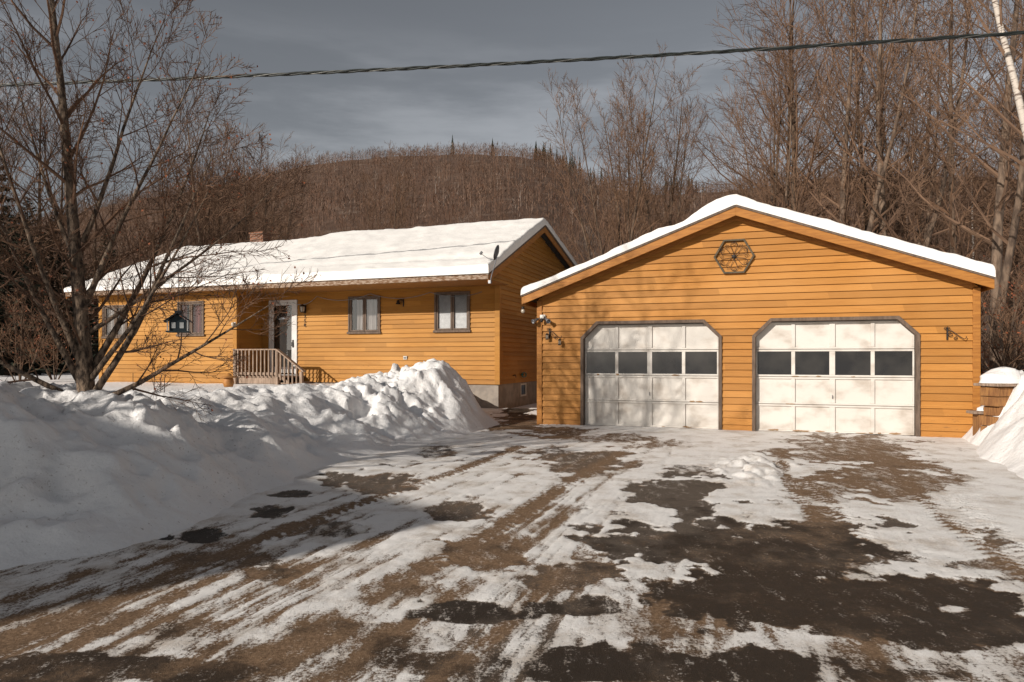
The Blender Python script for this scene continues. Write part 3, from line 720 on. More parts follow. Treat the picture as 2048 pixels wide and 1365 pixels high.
window(hou, *w1, FT, 'blind', 2); window(hou, *w2, FT, 'half', 2); window(hou, *w3, WT, 'red', 2); window(hou, *w4, WT, 'pale', 2)
mb = MB(); t = .09
mb.box(d0,d0+t,FT-.06,FT+.08,dzb,dzt-t); mb.box(d1-t,d1,FT-.06,FT+.08,dzb,dzt-t); mb.box(d0,d1,FT-.062,FT+.08,dzt-t,dzt)
dr = mb.build('door', M['door_white'], hou, bevel=.006)
a, b = d0+t+.005, d1-t-.005; q = .075
mb = MB(); mb.box(a,a+q,FT-.035,FT+.0,dzb+.02,dzt-t-.004); mb.box(b-q*1.6,b,FT-.035,FT+.0,dzb+.02,dzt-t-.004); mb.box(a+q,b-q*1.6,FT-.035,FT+.0,dzt-t-q,dzt-t-.004); mb.box(a+q,b-q*1.6,FT-.035,FT+.0,dzb+.02,dzb+.22)
mb.build('storm_door', M['door_white'], dr, bevel=.005)
mb = MB(); mb.add([(a+q,FT-.017,dzb+.22),(b-q*1.6,FT-.017,dzb+.22),(b-q*1.6,FT-.017,dzt-t-q),(a+q,FT-.017,dzt-t-q)], [(0,1,2,3)]); mb.build('glass', M['pane'], dr)
mb = MB(); mb.box(a,b,FT+.06,FT+.08,dzb,dzt-t); mb.build('inner_door', M['interior'], dr)
mb = MB(); xm = (a+q+b-q*1.6)/2
for k in range(9):
    th_ = pi*k/8; mb.bar((xm,FT+.05,dzt-t-.5),(xm+.24*cos(th_),FT+.05,dzt-t-.5+.24*sin(th_)),.012)
mb.tube([(xm+.25*cos(pi*k/16),FT+.05,dzt-t-.5+.25*sin(pi*k/16)) for k in range(17)], .012, 5); mb.bar((xm-.25,FT+.05,dzt-t-.5),(xm+.25,FT+.05,dzt-t-.5),.018)
mb.build('fanlight', M['grey_metal'], dr)
mb = MB(); mb.box(b-.085,b-.035,FT-.05,FT-.036,1.78,2.02); mb.tube([(b-.06,FT-.05,1.95),(b-.06,FT-.10,1.93),(b-.06,FT-.10,1.83),(b-.06,FT-.05,1.82)], .01, 6); mb.build('handle', M['black'], dr)
def hthick(a, L, S):
    t = .24+.07*(fbm(a*.8, L*.8, 3, 12)-.5)+.07*(fbm(a*3.5, L*3.5, 3, 18)-.5)
    t -= .12*sst(-8.0,-9.2, L+.25*(fbm(a*1.2,L*1.2,2,4)-.5))
    t -= .06*np.exp(-((a-.75)/.14)**2)*sst(-7,-4,L)
    return t
hs0 = (ZR-ZE)/YR; hs1 = (ZR-ZBK)/(YB-YR)
roof_snow([(-.08,ZE-.08*hs0),(YR,ZR),(YB+.08,ZBK-.08*hs1)], -HL-.06, .06, 'x', hthick, H0, 'broad white snow blanket covering the long house roof', 70, 170)

lx = hx(611,FT); lz = hz(619,lx,FT)
la = empty('wall_lantern', hworld(lx,FT-.03,lz), ANG, label='brown wall lantern lamp to the right of the white front door', cat='wall lamp')
mb = MB(); mb.box(-.05,.05,-.02,0,-.12,.12); mb.tube([(0,-.02,.08),(0,-.08,.12),(0,-.11,.09)], .012, 6); mb.build('bracket', M['black'], la)
mb = MB(); mb.lathe([(.10,.07),(.05,.12),(.015,.14),(0,.15)], (0,-.12,0), 8); mb.lathe([(0,-.11),(.065,-.11),(.07,-.095)], (0,-.12,0), 8)
for k in range(4): mb.bar((.08*cos(k*pi/2+.78),-.12+.08*sin(k*pi/2+.78),.07),(.06*cos(k*pi/2+.78),-.12+.06*sin(k*pi/2+.78),-.1),.012)
mb.build('cage', M['black'], la)
mb = MB(); mb.lathe([(0,-.095),(.055,-.095),(.072,.068),(0,.07)], (0,-.12,0), 8); mb.build('glass', M['lens'], la)
for i, ch in enumerate('358'):
    cu = bpy.data.curves.new('digit', 'FONT'); cu.body = ch; cu.size = .15; cu.extrude = .006; cu.align_x = 'CENTER'
    tmp = bpy.data.objects.new('digit', cu); col.objects.link(tmp)
    bpy.context.view_layer.update()
    me = bpy.data.meshes.new_from_object(tmp.evaluated_get(bpy.context.evaluated_depsgraph_get())); bpy.data.objects.remove(tmp)
    me.materials.clear(); me.materials.append(M['black'])
    o = link('house_number', me); o.rotation_euler = (pi/2,0,ANG)
    o.location = hworld(lx+.01, FT-.046, hz(637+8.5*i, lx, FT))
    tag(o, 'black house number digit %s, %s of the vertical number beside the door' % (ch, ('top','middle','bottom')[i]), 'house number')
x = hx(803,FT); z = hz(606,x,FT)
sc = empty('wall_bell', hworld(x,FT-.03,z), ANG, label='dark iron bell on a scroll bracket between the two right house windows', cat='bell')
mb = MB(); mb.box(.07,.10,-.02,0,-.12,.1); mb.tube([(.085,-.02,.06),(.0,-.06,.09),(-.05,-.08,.07)], .01, 6); mb.build('bracket', M['black'], sc)
mb = MB(); spiral(mb, .03, .04, .06, 0, 1.2, .009, -.05); mb.build('scroll', M['black'], sc)
mb = MB(); mb.lathe([(0,.07),(.03,.065),(.04,.02),(.055,-.02),(.08,-.05)], (-.05,-.09,0), 14); mb.build('bell', M['black'], sc, True)
x = hx(812,FT)
ob = empty('outlet_box', hworld(x,FT-.03,hz(716,x,FT)), ANG, label='small pale outlet box low on the house wall below the bell', cat='outlet')
mb = MB(); mb.box(-.06,.06,-.03,0,-.05,.05); mb.build('plate', M['plastic'], ob, bevel=.005)
for x0 in (-.04,.012): mb = MB(); mb.box(x0,x0+.028,-.036,-.0305,-.03,.03); mb.build('socket', M['black'], ob)
x = XW1-.03; o = empty('porch_sconce', hworld(x,WT-.05,hz(649,x,WT)), ANG, label='small white sconce at the corner of the left house wing', cat='wall lamp')
mb = MB(); mb.box(-.05,.05,-.02,0,-.06,.06); mb.build('plate', M['plastic'], o)
mb = MB(); mb.lathe([(0,-.08),(.04,-.06),(.05,0),(.035,.05),(0,.06)], (0,-.07,0), 12); mb.build('shade', M['lens'], o, True)
mb = MB(); pts = []
ks = [(-7.2,3.2),(-6.3,3.36),(-4.4,3.38),(-2.4,3.36),(-.6,3.38)]
for (xa,za),(xb,zb) in zip(ks,ks[1:]):
    for i in range(10):
        t = i/10; pts.append((xa+(xb-xa)*t, FT-.06, za+(zb-za)*t-.16*4*t*(1-t)))
mb.tube(pts, .008, 5); o = mb.build('eave_cable', M['grey_metal']); o.location = (H0[0],H0[1],0); o.rotation_euler = (0,0,ANG); tag(o, 'thin light cable looping along the house wall under the eave', 'cable')
ds = empty('satellite_dish', hworld(.0,.06,ZE+.0), ANG, label='dark satellite dish on a bent mast at the right end of the house roof', cat='satellite dish'); ds.scale = (.72,.72,.8)
mb = MB(); mb.tube([(.12,-.12,-.30),(.16,-.1,-.1),(.26,.0,.30),(.33,.06,.62)], .020, 8); mb.box(.06,.15,-.18,-.05,-.36,-.26); mb.build('mast', M['grey_metal'], ds)
mb = MB(); mb.lathe([(0,.0),(.1,.008),(.16,.03),(.25,.06),(.255,.056),(.16,.02),(.1,-.004),(0,-.012)], (.33,.08,.64), 24, Matrix.Rotation(math.radians(4),3,'Z') @ Matrix.Rotation(math.radians(-72),3,'Y')); mb.build('reflector', M['dish'], ds, True)
mb = MB(); mb.tube([(.3,.05,.42),(.0,-.05,.46),(-.25,-.08,.62)], .010, 6); mb.build('feed_arm', M['dish'], ds)
mb = MB(); mb.bar((-.29,-.08,.60),(-.21,-.08,.68),.06,.08); mb.build('feed_horn', M['dish'], ds, bevel=.01)
hr = empty('garden_hose', hworld(XR+.03,3.3,.93), ANG, label='teal garden hose hung on the shaded gable wall of the house', cat='hose')
mb = MB(); pts = [(.07+.008*math.sin(i*.9), .22*cos(i*.35)*(1-.002*i)+.25, .07*sin(i*.35)) for i in range(60)]; mb.tube(pts, .012, 6); mb.build('coil', M['hose'], hr, True)
mb = MB(); mb.box(0,.05,.2,.3,-.02,.04); mb.build('hanger', M['black'], hr)
mb = MB(); mb.tube([(0,-.6,0),(.1,-.6,0),(.1,-.6,-.06)], .015, 6); mb.lathe([(0,.03),(.035,.03),(.035,.02),(0,.02)], (.06,-.6,0), 10); mb.build('spigot', M['black'], hr)

po = empty('porch_deck', hworld(0,0,0), ANG, label='small wooden entry deck with steps in front of the white door', cat='deck')
for i in range(9):
    mb = MB(); mb.box(XW1+.06,-6.75,.34+.138*i,.34+.138*i+.13,.86,.90); mb.build('deck_board', M['wood'], po)
mb = MB(); mb.box(XW1+.06,-6.76,.36,.40,.68,.858); mb.build('rim_joist', M['wood'], po)
for i in range(3):
    mb = MB(); mb.box(-6.74+.28*i,-6.46+.28*i,.36,1.52,.68-.2*i,.72-.2*i); mb.build('step', M['wood'], po)
ra = empty('porch_railing', hworld(0,0,0), ANG, label='brown wooden baluster railing sloping down beside the porch steps', cat='railing')
xa, xb, xc = XW1+.08, -6.80, -5.95
zr, zr2 = 1.70, 1.10; yy = .31
for x, z0_, z1_ in ((xa,.2,zr),(xb,.1,zr),(xc,-.1,zr2-.03)):
    mb = MB(); mb.box(x-.045,x+.045,yy-.045,yy+.045,z0_,z1_-.02); mb.build('post', M['wood'], ra, bevel=.006)
for p, q_ in (((xa-.05,yy,zr),(xb,yy,zr)),((xb,yy,zr),(xc+.1,yy,zr2-.05))):
    mb = MB(); mb.bar(p, q_, .13, .04); mb.build('top_rail', M['wood'], ra, bevel=.005)
    mb = MB(); mb.bar((p[0],yy,p[2]-.72),(q_[0],yy,q_[2]-.72), .04, .08); mb.build('bottom_rail', M['wood'], ra, bevel=.005)
nb = 17
for i in range(1, nb):
    x = xa+(xc-xa)*i/nb
    zt_ = zr if x < xb else zr+(zr2-zr)*(x-xb)/(xc-xb)
    mb = MB(); mb.box(x-.018,x+.018,yy-.06,yy-.022,zt_-.80,zt_-.02); mb.build('baluster', M['wood'], ra)

p = wpt(457,766,16.5)
pt = empty('garden_pot', p, 0, label='ochre rounded garden pot with a wide rim standing in the snow', cat='pot')
mb = MB(); mb.lathe([(0,-.1),(.1,-.1),(.13,.0),(.11,.1),(.09,.12)], n=18); mb.build('body', M['pot'], pt, True)
mb = MB(); mb.lathe([(.09,.12),(.17,.12),(.19,.14),(.15,.155),(.08,.17),(.05,.22),(0,.24)], n=18); mb.build('lid', M['pot'], pt, True)
tr = empty('garden_trellis', wpt(318,782,14.5), 0, label='thin black wire garden trellis poking out of the snow', cat='trellis')
for x in (-.1,.04,.12):
    mb = MB(); mb.tube([(x,0,-.3),(x,0,.25),(x+.02,0,.34)], .008, 5); mb.build('stake', M['black'], tr)
for q in ([(-.55,0,.0),(-.35,0,.22),(-.1,0,.18),(.12,0,.2)],[(-.1,0,.08),(.12,0,.1)],[(-.55,0,-.2),(-.55,0,.38)]):
    mb = MB(); mb.tube(q, .006, 5); mb.build('wire', M['black'], tr)
bp = wpt(357,648,7.1)
bh = empty('birdhouse', bp, .35, label='dark birdhouse with pale trim hanging from a branch of the front tree', cat='birdhouse'); bh.scale = (.55,.55,.55)
M['bteal'] = mat('birdhouse_blue', (.016,.028,.034), (.01,.018,.022), 8); M['bdark'] = mat('birdhouse_roof', (.018,.018,.02), (.01,.01,.012), 8); M['bwhite'] = mat('birdhouse_trim', (.40,.41,.40), (.32,.33,.32), 8)
mb = MB(); mb.box(-.14,.14,-.13,.13,-.14,.06); mb.prism_xz([(-.14,.06),(.14,.06),(0,.16)], -.128, .128); mb.build('body', M['bteal'], bh)
mb = MB()
for s in (-1,1): mb.prism_xz([(s*.23,.02),(s*.23,.045),(0,.22),(0,.19)], -.19, .19)
mb.box(-.06,.06,-.06,.06,.16,.25); mb.build('roof', M['bdark'], bh)
mb = MB(); mb.box(-.2,.2,-.18,.18,-.165,-.142); mb.build('floor', M['bteal'], bh)
for sx_ in (-1,1):
    for sy_ in (-1,1):
        mb = MB(); mb.box(sx_*.17-.009,sx_*.17+.009,sy_*.16-.009,sy_*.16+.009,-.14,.06); mb.build('column', M['bwhite'], bh)
for x in (-.07,.07):
    mb = MB(); mb.box(x-.035,x+.035,-.138,-.132,-.09,.02); mb.build('window', M['bwhite'], bh)
mb = MB(); mb.tube([(0,0,.22),(0,0,1.35)], .004, 5); mb.build('hanging_wire', M['black'], bh)

# snow-capped wooden stands beside the garage corner
p = wpt(2002,775,11.2)
lt = empty('wood_stand', (p[0],p[1],0), .25, label='upper plank stand with snow cap beside the right garage corner', cat='wooden stand')
rr = random.Random(4)
for i in range(5):
    z_ = .18+.16*i; o1, o2 = rr.uniform(-.05,.05), rr.uniform(-.05,.05)
    mb = MB(); mb.box(-.25+o1,.25+o2,-.16+rr.uniform(-.02,.02),.14,z_,z_+.152); mb.build('side_board', M['logwood'], lt, bevel=.012)
for y0_, y1_ in ((-.24,-.01),(.0,.21)):
    mb = MB(); mb.box(-.34,.36,y0_,y1_,.985,1.03); mb.build('plank', M['wood'], lt, bevel=.01)
def cap(loc, a, b, h, label):
    mb = MB(); mb.lathe([(1,0),(1.02,.12),(.98,.35),(.86,.62),(.62,.85),(.3,.97),(0,1)], n=24)
    mb.v = [(x*a*(1+.12*sin(5*z+x*3)), y*b*(1+.10*cos(4*x)), z*h*(1+.22*sin(3*x+2*y))) for x,y,z in mb.v]
    o = mb.build('snow_cap', M['bank_snow'], None, True); o.location = loc; tag(o, label, 'snow', kind='stuff')
cap((p[0],p[1],1.034), .35, .24, .23, 'domed snow cap on the upper plank stand by the garage')
p2 = wpt(1964,832,11.5)
l2 = empty('wood_stand', (p2[0],p2[1],0), -.1, label='lower short plank stand at the right garage corner', cat='wooden stand')
for i in range(2):
    mb = MB(); mb.box(-.10+.12*i,-.10+.12*i+.115,-.10,.10,0,.5); mb.build('side_board', M['logwood'], l2, bevel=.008)
mb = MB(); mb.box(-.19,.26,-.13,.13,.505,.555); mb.build('plank', M['wood'], l2, bevel=.01)
cap((p2[0]+.08,p2[1],.558), .17, .12, .08, 'small snow cap on the lower plank by the garage')

# ------------------------------------------------------------------ overhead cable
pa = Vector(wpt(0,171,15.5)); pb = Vector(wpt(2048,66,13.0)); dd = pb-pa
cb = empty('overhead_cable', tuple(pa), 0, label='black twisted overhead service cable crossing the sky', cat='cable')
N = 420; T0, T1 = -.9, 1.9; ctr = []
for i in range(N+1):
    t = T0+(T1-T0)*i/N; p = dd*t; ctr.append((p.x, p.y, p.z-.09*4*t*(1-t)))
side = Vector((0,0,1)).cross(dd).normalized(); upv = dd.cross(side).normalized()*-1
ln = dd.length*(T1-T0)
for k, (nm, m_, r) in enumerate((('insulated_wire','wire_black',.022),('insulated_wire','wire_black',.022),('bare_wire','wire_alu',.014))):
    pts = []
    for i, c in enumerate(ctr):
        ph = 2*pi*(ln*i/N)/1.3+k*2*pi/3; q_ = Vector(c)+side*cos(ph)*.021+upv*sin(ph)*.021; pts.append(tuple(q_))
    mb = MB(); mb.tube(pts, r, 6); mb.build(nm, M[m_], cb, True)

# ------------------------------------------------------------------ trees
def nrm(x, y, z):
    l = math.sqrt(x*x+y*y+z*z) or 1e-9; return x/l, y/l, z/l
def pline(p, d, L, n, wob, up, rnd):
    pts = [p]; x, y, z = p; dx, dy, dz = d
    for i in range(n):
        dx, dy, dz = nrm(dx+rnd.uniform(-wob,wob), dy+rnd.uniform(-wob,wob), dz+rnd.uniform(-wob,wob)+up)
        x += dx*L/n; y += dy*L/n; z += dz*L/n; pts.append((x,y,z))
    return pts
def at(pts, f):
    n = len(pts)-1; k = min(int(f*n), n-1); t = f*n-k; a, b = pts[k], pts[k+1]
    return (a[0]+(b[0]-a[0])*t, a[1]+(b[1]-a[1])*t, a[2]+(b[2]-a[2])*t), nrm(b[0]-a[0], b[1]-a[1], b[2]-a[2])
def off(d, inc, az):
    dx, dy, dz = d
    if abs(dz) < .95: px_, py_, pz_ = nrm(-dy, dx, 0)
    else: px_, py_, pz_ = nrm(0, -dz, dy)
    qx, qy, qz = dy*pz_-dz*py_, dz*px_-dx*pz_, dx*py_-dy*px_
    c, s = cos(inc), sin(inc); ca_, sa_ = cos(az)*s, sin(az)*s
    return (dx*c+px_*ca_+qx*sa_, dy*c+py_*ca_+qy*sa_, dz*c+pz_*ca_+qz*sa_)
def tree_meshes(seed, stems, nb, f0, blen, inc, n2, n3, mt, mc, wob=.05, up=.05, leaves=0, twr=.006, taper=.88, bk=.013):
    rnd = random.Random(seed); tk = MB(); cr = MB(); lf_ = MB()
    for si, st in enumerate(stems):
        p, d, L, r = st[:4]; nbs = int(nb*(st[4] if len(st) > 4 else 1)); bl = st[5] if len(st) > 5 else blen; wb = .018 if len(st) > 4 else wob
        n = 12; pts = pline(p, d, L, n, wb, up, rnd)
        rr = [max(r*(1-taper*(i/n)**.85), .010) for i in range(n+1)]
        if si == 0: rr[0] *= 1.5; rr[1] *= 1.05
        tk.tube(pts, rr, 8)
        az = rnd.uniform(0, 6)
        for i in range(nbs):
            f = f0+(1-f0)*(i+rnd.random())/nbs; f = min(f, .995)
            q_, dq = at(pts, f); rb = r*(1-taper*f)*.45
            sh = (.35+.75*math.sin(pi*min(1,(1-f)*.85+.08)))
            Lb = bl*L*sh*rnd.uniform(.7,1.2); az += 2.4+rnd.uniform(-.5,.5)
            bd = off(dq, inc*(1.1-.5*f)+rnd.uniform(-.15,.15), az)
            bp_ = pline(q_, bd, Lb, 5, .16, up*1.5, rnd)
            rb = min(rb, bk*Lb+.005)
            cr.tube(bp_, [max(rb*(1-.85*j/5), .005) for j in range(6)], 4, False)
            for j in range(n2):
                g = .2+.8*(j+rnd.random())/n2; g = min(g, .99)
                s_, ds_ = at(bp_, g); L2 = Lb*.5*(1.15-g)*rnd.uniform(.6,1.25)+.12
                d2 = off(ds_, rnd.uniform(.45,.95), rnd.uniform(0,6.28)); p2_ = pline(s_, d2, L2, 3, .2, .08, rnd)
                r2 = max(rb*.35*(1-.6*g), twr)
                cr.tube(p2_, [r2, r2*.8, r2*.65, twr*.5], 3, False)
                for k in range(n3):
                    h_ = .2+.8*(k+rnd.random())/n3; h_ = min(h_, .99)
                    u_, du = at(p2_, h_); L3 = max(L2*.45*rnd.uniform(.5,1.2), .12)
                    d3 = off(du, rnd.uniform(.4,.9), rnd.uniform(0,6.28)); e = (u_[0]+d3[0]*L3, u_[1]+d3[1]*L3, u_[2]+d3[2]*L3+.05*L3)
                    cr.tube([u_, e], [twr*.9, twr*.35], 3, False)
                    if leaves and rnd.random() < leaves:
                        s = rnd.uniform(.02,.045); a_ = rnd.uniform(0,6.28); b_ = rnd.uniform(0,6.28)
                        o1 = (s*cos(a_), s*sin(a_)*cos(b_), s*sin(a_)*sin(b_)); o2 = (-s*sin(a_)*.6, s*cos(a_)*cos(b_)*.6, -s*sin(b_)*.8)
                        lf_.add([e, (e[0]+o1[0],e[1]+o1[1],e[2]+o1[2]), (e[0]+o1[0]+o2[0],e[1]+o1[1]+o2[1],e[2]+o1[2]+o2[2]), (e[0]+o2[0],e[1]+o2[1],e[2]+o2[2])], [(0,1,2,3)])
    return tk.mesh('trunk', M[mt], True), cr.mesh('crown', M[mc], False), (lf_.mesh('leaves', M['deadleaf']) if leaves else None)
def place(name, ms, loc, rz_, s, label, group=None, cat='tree', tilt=(0,0)):
    e = empty(name, loc, rz_, label=label, cat=cat, group=group); e.scale = (s,s,s); e.rotation_euler = (tilt[0],tilt[1],rz_)
    link('trunk', ms[0], e); link('crown', ms[1], e)
    if len(ms) > 2 and ms[2]: link('dead_leaves', ms[2], e)
    return e
rt = random.Random(11)
protos = []
for i in range(5):
    H = 13
    st = [((0,0,-.2),(rt.uniform(-.05,.05),rt.uniform(-.05,.05),1),H,.145)]
    if i % 2: st.append(((.0,.05,1.0+i*.5),(.25*(-1)**i,.12,1),H*.75,.095))
    protos.append(tree_meshes(100+i, st, 27 if i % 2 == 0 else 17, .22, .31, .9, 9, 7, ('bark','bark2')[i%2], ('twig','twig2')[i%2], up=.045, twr=.0075))
for i in range(2):
    st = [((0,0,-.2),(0,0,1),13,.12),((0,0,1.5),(.24,.05,1),10.8,.07),((0,0,1.2),(-.24,-.08,1),10.8,.07),((0,0,2.2),(.1,.2,1),9.8,.065),((0,0,2.0),(-.12,-.2,1),9.8,.06)]
    protos.append(tree_meshes(200+i, st, 14, .2, .26, .6, 8, 6, 'bark', 'twig', up=.06, twr=.008))

hero = tree_meshes(7, [((0,0,-.8),(-.035,0,1),10.6,.18,2.3,.25),((.03,0,.1),(.62,-.15,.8),5.4,.075),((.05,0,.0),(.95,.0,.38),4.3,.065),((-.03,0,.2),(-.55,.1,.8),5.2,.075),((-.05,.0,.0),(-.8,-.2,.5),4.4,.065),
       ((.02,.03,.6),(.36,.3,.95),6.0,.075),((0,-.03,.5),(-.30,-.2,.97),6.4,.07),((.05,-.02,.5),(.75,-.3,.62),4.6,.06),((-.05,0,2.0),(.5,-.1,.9),5.2,.06),((-.1,0,2.6),(-.5,.1,.9),4.8,.055),((-.12,0,3.2),(.3,.3,.95),5.0,.055),((-.05,0,1.4),(.85,.2,.62),4.8,.05)],
       12, .16, .33, .88, 9, 7, 'herobark', 'herotwig', wob=.05, up=.02, leaves=.16, twr=.0060)
place('tree', hero, (-4.74,7.65,.92), 0, .57, 'large many-stemmed bare tree with rusty leaf scraps in front of the left house wing')
place('tree', protos[1], (-8.9,3.1,0), .6, .70, 'bare roadside tree outside the frame on the left, nearer the house')
place('tree', protos[3], (-9.9,3.4,0), 2.4, .66, 'bare roadside tree outside the frame on the left, farther from the drive')

def conifer_meshes(seed, H, R):
    rnd = random.Random(seed); tk = MB(); cr = MB()
    tk.tube([(0,0,-.2),(0,0,H*.5),(0,0,H)], [H*.016,H*.010,.01], 7)
    n = int(H*16)
    for i in range(n):
        f = (i+rnd.random())/n; z = H*(.04+.95*f); L = R*(1-f)**.85*rnd.uniform(.75,1.15)+.08; az = i*2.4+rnd.uniform(-.4,.4)
        ca_, sa_ = cos(az), sin(az); dr_ = -.28+.5*f
        for k in range(9):
            g = (k+.5)/9; x = L*g; zz = z+dr_*x+.12*g*g*L; w_ = .10+.28*L*(1-g)*.5+.06
            for s in (-1,1):
                tip = rnd.uniform(.6,1.1)
                a_ = (ca_*x, sa_*x, zz); b_ = (ca_*(x+L*.22), sa_*(x+L*.22), zz+dr_*.1); e = (ca_*(x+.16*L)-sa_*s*w_*tip, sa_*(x+.16*L)+ca_*s*w_*tip, zz-rnd.uniform(.03,.16)*(1+L*.3))
                cr.add([a_, b_, e], [(0,1,2)])
    return tk.mesh('trunk', M['bark']), cr.mesh('crown', M['needle'])
con = [conifer_meshes(5,12,2.2), conifer_meshes(6,12,2.9)]
for px, Yd, h, lab in ((-40,34,15,'dark spruce at the far left edge behind the bare front tree, tallest'),(55,40,11,'dark spruce behind the trunk of the front tree on the left'),(150,46,10,'dark spruce rising just left of the house roof end'),(-150,30,12,'dark spruce outside the frame on the left'),
                       (15,31,8.5,'short dark spruce at the left edge below the tallest spruce'),(105,36,9,'dark spruce between the front tree trunk and the house end'),(215,50,11,'dark spruce above the left end of the house roof')):
    place('spruce_tree', con[px % 2], ((px-1024)/F*Yd, Yd, 0), px, h/12, lab)
# a barn across the road, outside the frame: its shadow falls on the bank and the drive
te = math.tan(EL); hR = 7.2
A_ = (-.35+sx*hR/te, 6.15+sy*hR/te)
ba = empty('barn', (A_[0],A_[1],0), math.radians(135), label='plain wooden barn across the road, outside the frame', cat='barn')
mb = MB(); mb.box(.3,11.5,-3.3,3.3,-.1,4.9); mb.prism_yz([(-3.3,4.901),(3.3,4.901),(0,7.0)], .301, 11.499); mb.build('wall', M['wood'], ba)
mb = MB(); mb.prism_yz([(-3.8,4.55),(0,7.08),(0,7.2),(-3.8,4.67)], 0, 11.8); mb.prism_yz([(3.8,4.55),(0,7.08),(0,7.2),(3.8,4.67)], 0, 11.8); mb.build('roof', M['roofing'], ba)

def forest(n, pxr, yr, hr, label, group, rnd, ok=lambda x,y,px: True, ids=(0,1,2,3,4)):
    k = 0; tries = 0
    while k < n and tries < 4000:
        tries += 1
        px = rnd.uniform(*pxr); Yd = yr[0]+(yr[1]-yr[0])*rnd.random()**1.3; X_ = (px-1024)/F*Yd
        if not ok(X_, Yd, px): continue
        z = hillz(X_, Yd) if Yd > 44 else 0
        place('bare_tree', protos[rnd.choice(ids)], (X_, Yd, z), rnd.uniform(0,6.28), rnd.uniform(*hr)/13, label, group, tilt=(rnd.uniform(-.05,.05), rnd.uniform(-.05,.05))); k += 1
SKY = np.array([(-1500,590),(-600,540),(0,480),(300,414),(480,384),(560,362),(640,348),(720,342),(800,334),(880,328),(960,327),(1020,329),(1080,338),(1130,358),(1200,388),(1330,406),(1450,402),(1600,380),(1800,370),(2048,380),(2600,440),(3600,550)])
YC = 620.0
def hillz(x, y):
    px = 1024+F*np.asarray(x)/np.maximum(np.asarray(y),1.)
    zc = (HZ-np.interp(px, SKY[:,0], SKY[:,1]))/F*YC+CH
    t = np.clip((np.asarray(y)-44)/(YC-44), 0, 1.25)
    s = np.where(t < 1, .45*t+.55*t*t*(3-2*t), 1-.8*(t-1))
    r = zc*s + sst(0,.1,t)*(fbm(np.asarray(x)*.02, np.asarray(y)*.02, 3, 40)-.5)*7
    return float(r) if np.ndim(r) == 0 else r
hpx = np.linspace(-1500, 3600, 300); hy = np.concatenate([np.linspace(44,YC,90), np.linspace(YC+8,YC*1.2,6)])
HPX, HY = np.meshgrid(hpx, hy); HX = (HPX-1024)/F*HY
HZm = hillz(HX, HY)-.08
M['hill'] = mat('leaf_litter_and_snow', (.078,.044,.028), (.145,.10,.074), .12, (1,1,1), .95, lo=.5, hi=.8)
tag(link('hill', grid_mesh('hill', np.stack([HX,HY,HZm],-1), len(hpx), len(hy), M['hill'])), kind='structure')

r3 = random.Random(5)
forest(31, (1440,2350), (24,46), (11,17), 'bare brown tree in the dense woods behind the garage on the right', 'bare trees behind the garage', r3, lambda x,y,px: (y > 24 or px > 2080))
forest(15, (-420,120), (25,48), (11,16), 'bare tree in the dark woods at the left of the house', 'bare trees left of the house', r3, lambda x,y,px: x < -17 or y > 36, (0,1,2,3,4))
forest(13, (130,560), (40,60), (11,15), 'bare tree rising behind the left half of the house roof', 'bare trees behind the left of the house', r3)
forest(22, (520,1400), (52,95), (7,10), 'slender bare tree at the foot of the hill between the two roofs', 'bare trees at the foot of the hill', r3, ids=(0,2,5,6))
for px, Yd, h, i, lab in ((1225,38,17,5,'tall fan-shaped bare tree between the house and garage roofs, left of the pair'),(1325,41,17.5,6,'tall fan-shaped bare tree above the garage roof, right of the pair'),(1275,46,18,5,'tallest bare tree behind the pair of fan-shaped trees'),
        (775,56,15.5,5,'fan-shaped bare tree standing out against the hill above the house roof'),(415,44,17,5,'tall pale bare tree at the left end of the house ridge'),(480,47,14,6,'slim bare tree just left of the brick chimney'),
        (1700,24,16,3,'stout bare tree right behind the garage ridge'),(1790,23,17,1,'tall bare tree with pale trunk behind the right garage slope'),(1995,17,15,1,'dark leaning bare tree at the right edge beside the garage'),(1900,22,14,4,'bare tree over the right eave of the garage'),(1560,27,16,2,'bare tree rising behind the peak of the garage roof')):
    X_ = (px-1024)/F*Yd; z = hillz(X_, Yd) if Yd > 44 else 0
    place('bare_tree', protos[i], (X_,Yd,z), px*.7, h/13, lab)
bi = tree_meshes(300, [((0,0,0),(0,0,1),14,.12)], 20, .35, .20, .6, 6, 4, 'birch', 'twig2', wob=.03, up=.02, twr=.007)
place('birch_tree', bi, (11.3,13.5,0), 0, 1, 'white birch trunk leaning into the top right corner', tilt=(0,-.19))
place('birch_tree', bi, ((1950-1024)/F*34,34,0), 2, .9, 'thin white birch standing among the woods right of the garage', tilt=(0,.03))
br = tree_meshes(400, [((0,0,0),(cos(k)*.5,sin(k)*.5,1),2.2,.02) for k in range(0,7)], 6, .2, .35, .7, 5, 4, 'bark', 'twig', up=.03, leaves=.3, twr=.005)
for px, Yd, s_, lab in ((1985,14.5,1.1,'bushy bare shrub with rusty leaves behind the snow-capped stand'),(2040,15.5,1.3,'bushy bare shrub at the right edge beside the garage'),(2010,19,1.4,'bare shrub farther back at the right of the garage'),(40,22,1.3,'bare shrub at the far left beyond the snow bank'),(110,25,1.2,'bare shrub just left of the house wing')):
    place('shrub', br, ((px-1024)/F*Yd,Yd,.4), px, s_, lab, cat='shrub')

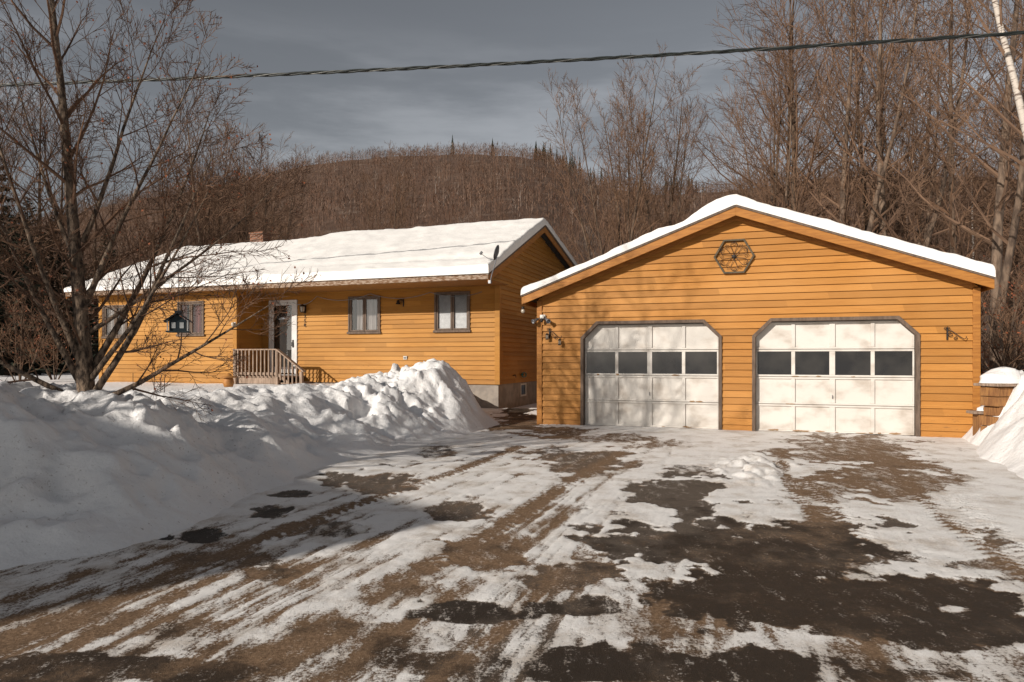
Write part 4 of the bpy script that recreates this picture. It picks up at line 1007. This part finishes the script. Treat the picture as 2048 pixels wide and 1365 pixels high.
def wood(name, n, pxr, yr, hr, B, wd, mts, seed, flat=False, rk=.17, lk=.20, tw_=1.5):
    g = np.random.default_rng(seed)
    px = g.uniform(*pxr, n); y = g.uniform(*yr, n) if flat else np.sqrt(g.uniform(yr[0]**2, yr[1]**2, n)); x = (px-1024)/F*y
    z = hillz(x, y); h = g.uniform(*hr, n)
    f = g.uniform(.15,1,(n,B)); inc = g.uniform(.2,.95,(n,B))
    rad = h[:,None]*rk*np.sin(np.clip(f*1.1,0,1)*pi*.9+.2)*np.sqrt(g.uniform(0,1,(n,B)))
    a2 = g.uniform(0,2*pi,(n,B))
    p = np.stack([x[:,None]+rad*np.cos(a2), y[:,None]+rad*np.sin(a2), z[:,None]+f*h[:,None]*.88], -1)
    d = np.stack([np.sin(inc)*np.cos(a2), np.sin(inc)*np.sin(a2), np.cos(inc)], -1)
    L = (h[:,None]*lk*g.uniform(.5,1.2,(n,B)))[...,None]
    f0 = np.stack([x,y,z-.3],-1)[:,None,:]; p = np.concatenate([f0, p], 1)
    lean = np.stack([g.uniform(-.06,.06,n), g.uniform(-.06,.06,n), np.ones(n)],-1)[:,None,:]; d = np.concatenate([lean, d], 1)
    L = np.concatenate([(h*.95)[:,None,None], L], 1)
    w_ = np.concatenate([np.full((n,1),wd*tw_), np.full((n,B),wd)],1)[...,None]*(.6+.8*g.random((n,B+1,1)))
    sa_ = g.uniform(-.9,.9,(n,B+1)); sd_ = np.stack([np.cos(sa_), np.sin(sa_), np.zeros_like(sa_)],-1)
    V = np.stack([p-sd_*w_, p+sd_*w_, p+d*L], 2).reshape(-1,3)
    me = bpy.data.meshes.new(name); nf = len(V)//3
    me.vertices.add(len(V)); me.vertices.foreach_set('co', V.astype(np.float32).ravel())
    me.loops.add(len(V)); me.loops.foreach_set('vertex_index', np.arange(len(V),dtype=np.int32))
    me.polygons.add(nf); me.polygons.foreach_set('loop_start', (np.arange(nf)*3).astype(np.int32)); me.polygons.foreach_set('loop_total', np.full(nf,3,np.int32))
    for m_ in mts: me.materials.append(m_)
    mi = np.repeat(g.choice(len(mts),n,p=[.3,.3,.2,.17,.03]), B+1); me.polygons.foreach_set('material_index', mi.astype(np.int32))
    me.update(calc_edges=True); return me
tw = [mat('far_twig_%d' % i, c, tuple(q*.7 for q in c), .2) for i, c in enumerate(((.135,.072,.043),(.098,.054,.034),(.155,.095,.063),(.12,.058,.033),(.24,.19,.155)))]
tag(link('distant_wood', wood('distant_wood', 12000, (-900,3000), (200,640), (6,11), 16, .10, tw, 1, True, .34, .22, 1.1)), 'brown leafless wood covering the upper hillside', 'woodland', kind='stuff')
tag(link('distant_wood', wood('distant_wood', 1200, (-900,3000), (70,200), (5.5,9.5), 90, .024, tw, 2, False, .30, .20)), 'brown leafless wood covering the lower hillside behind the house', 'woodland', kind='stuff')
g = random.Random(9)
mb = MB()
for i in range(64):
    px = g.choice([g.uniform(1060,1210), g.uniform(1070,1150), g.uniform(1330,1420), g.choice([905,1090,1100,985])]); Yd = g.uniform(570,625); x_ = (px-1024)/F*Yd; z_ = hillz(x_,Yd); h = g.uniform(11,20)
    for k in range(60):
        f = k/60; r = 3.2*(1-f)+.2; az = k*2.4
        mb.add([(x_,Yd,z_+h*(f+.12)),(x_+r*cos(az-.35),Yd+r*sin(az-.35),z_+h*f),(x_+r*cos(az+.35),Yd+r*sin(az+.35),z_+h*f-.2)], [(0,1,2)])
tag(mb.build('distant_conifers', M['needle']), 'dark conifers dotted along the ridge of the hill', 'woodland', kind='stuff')
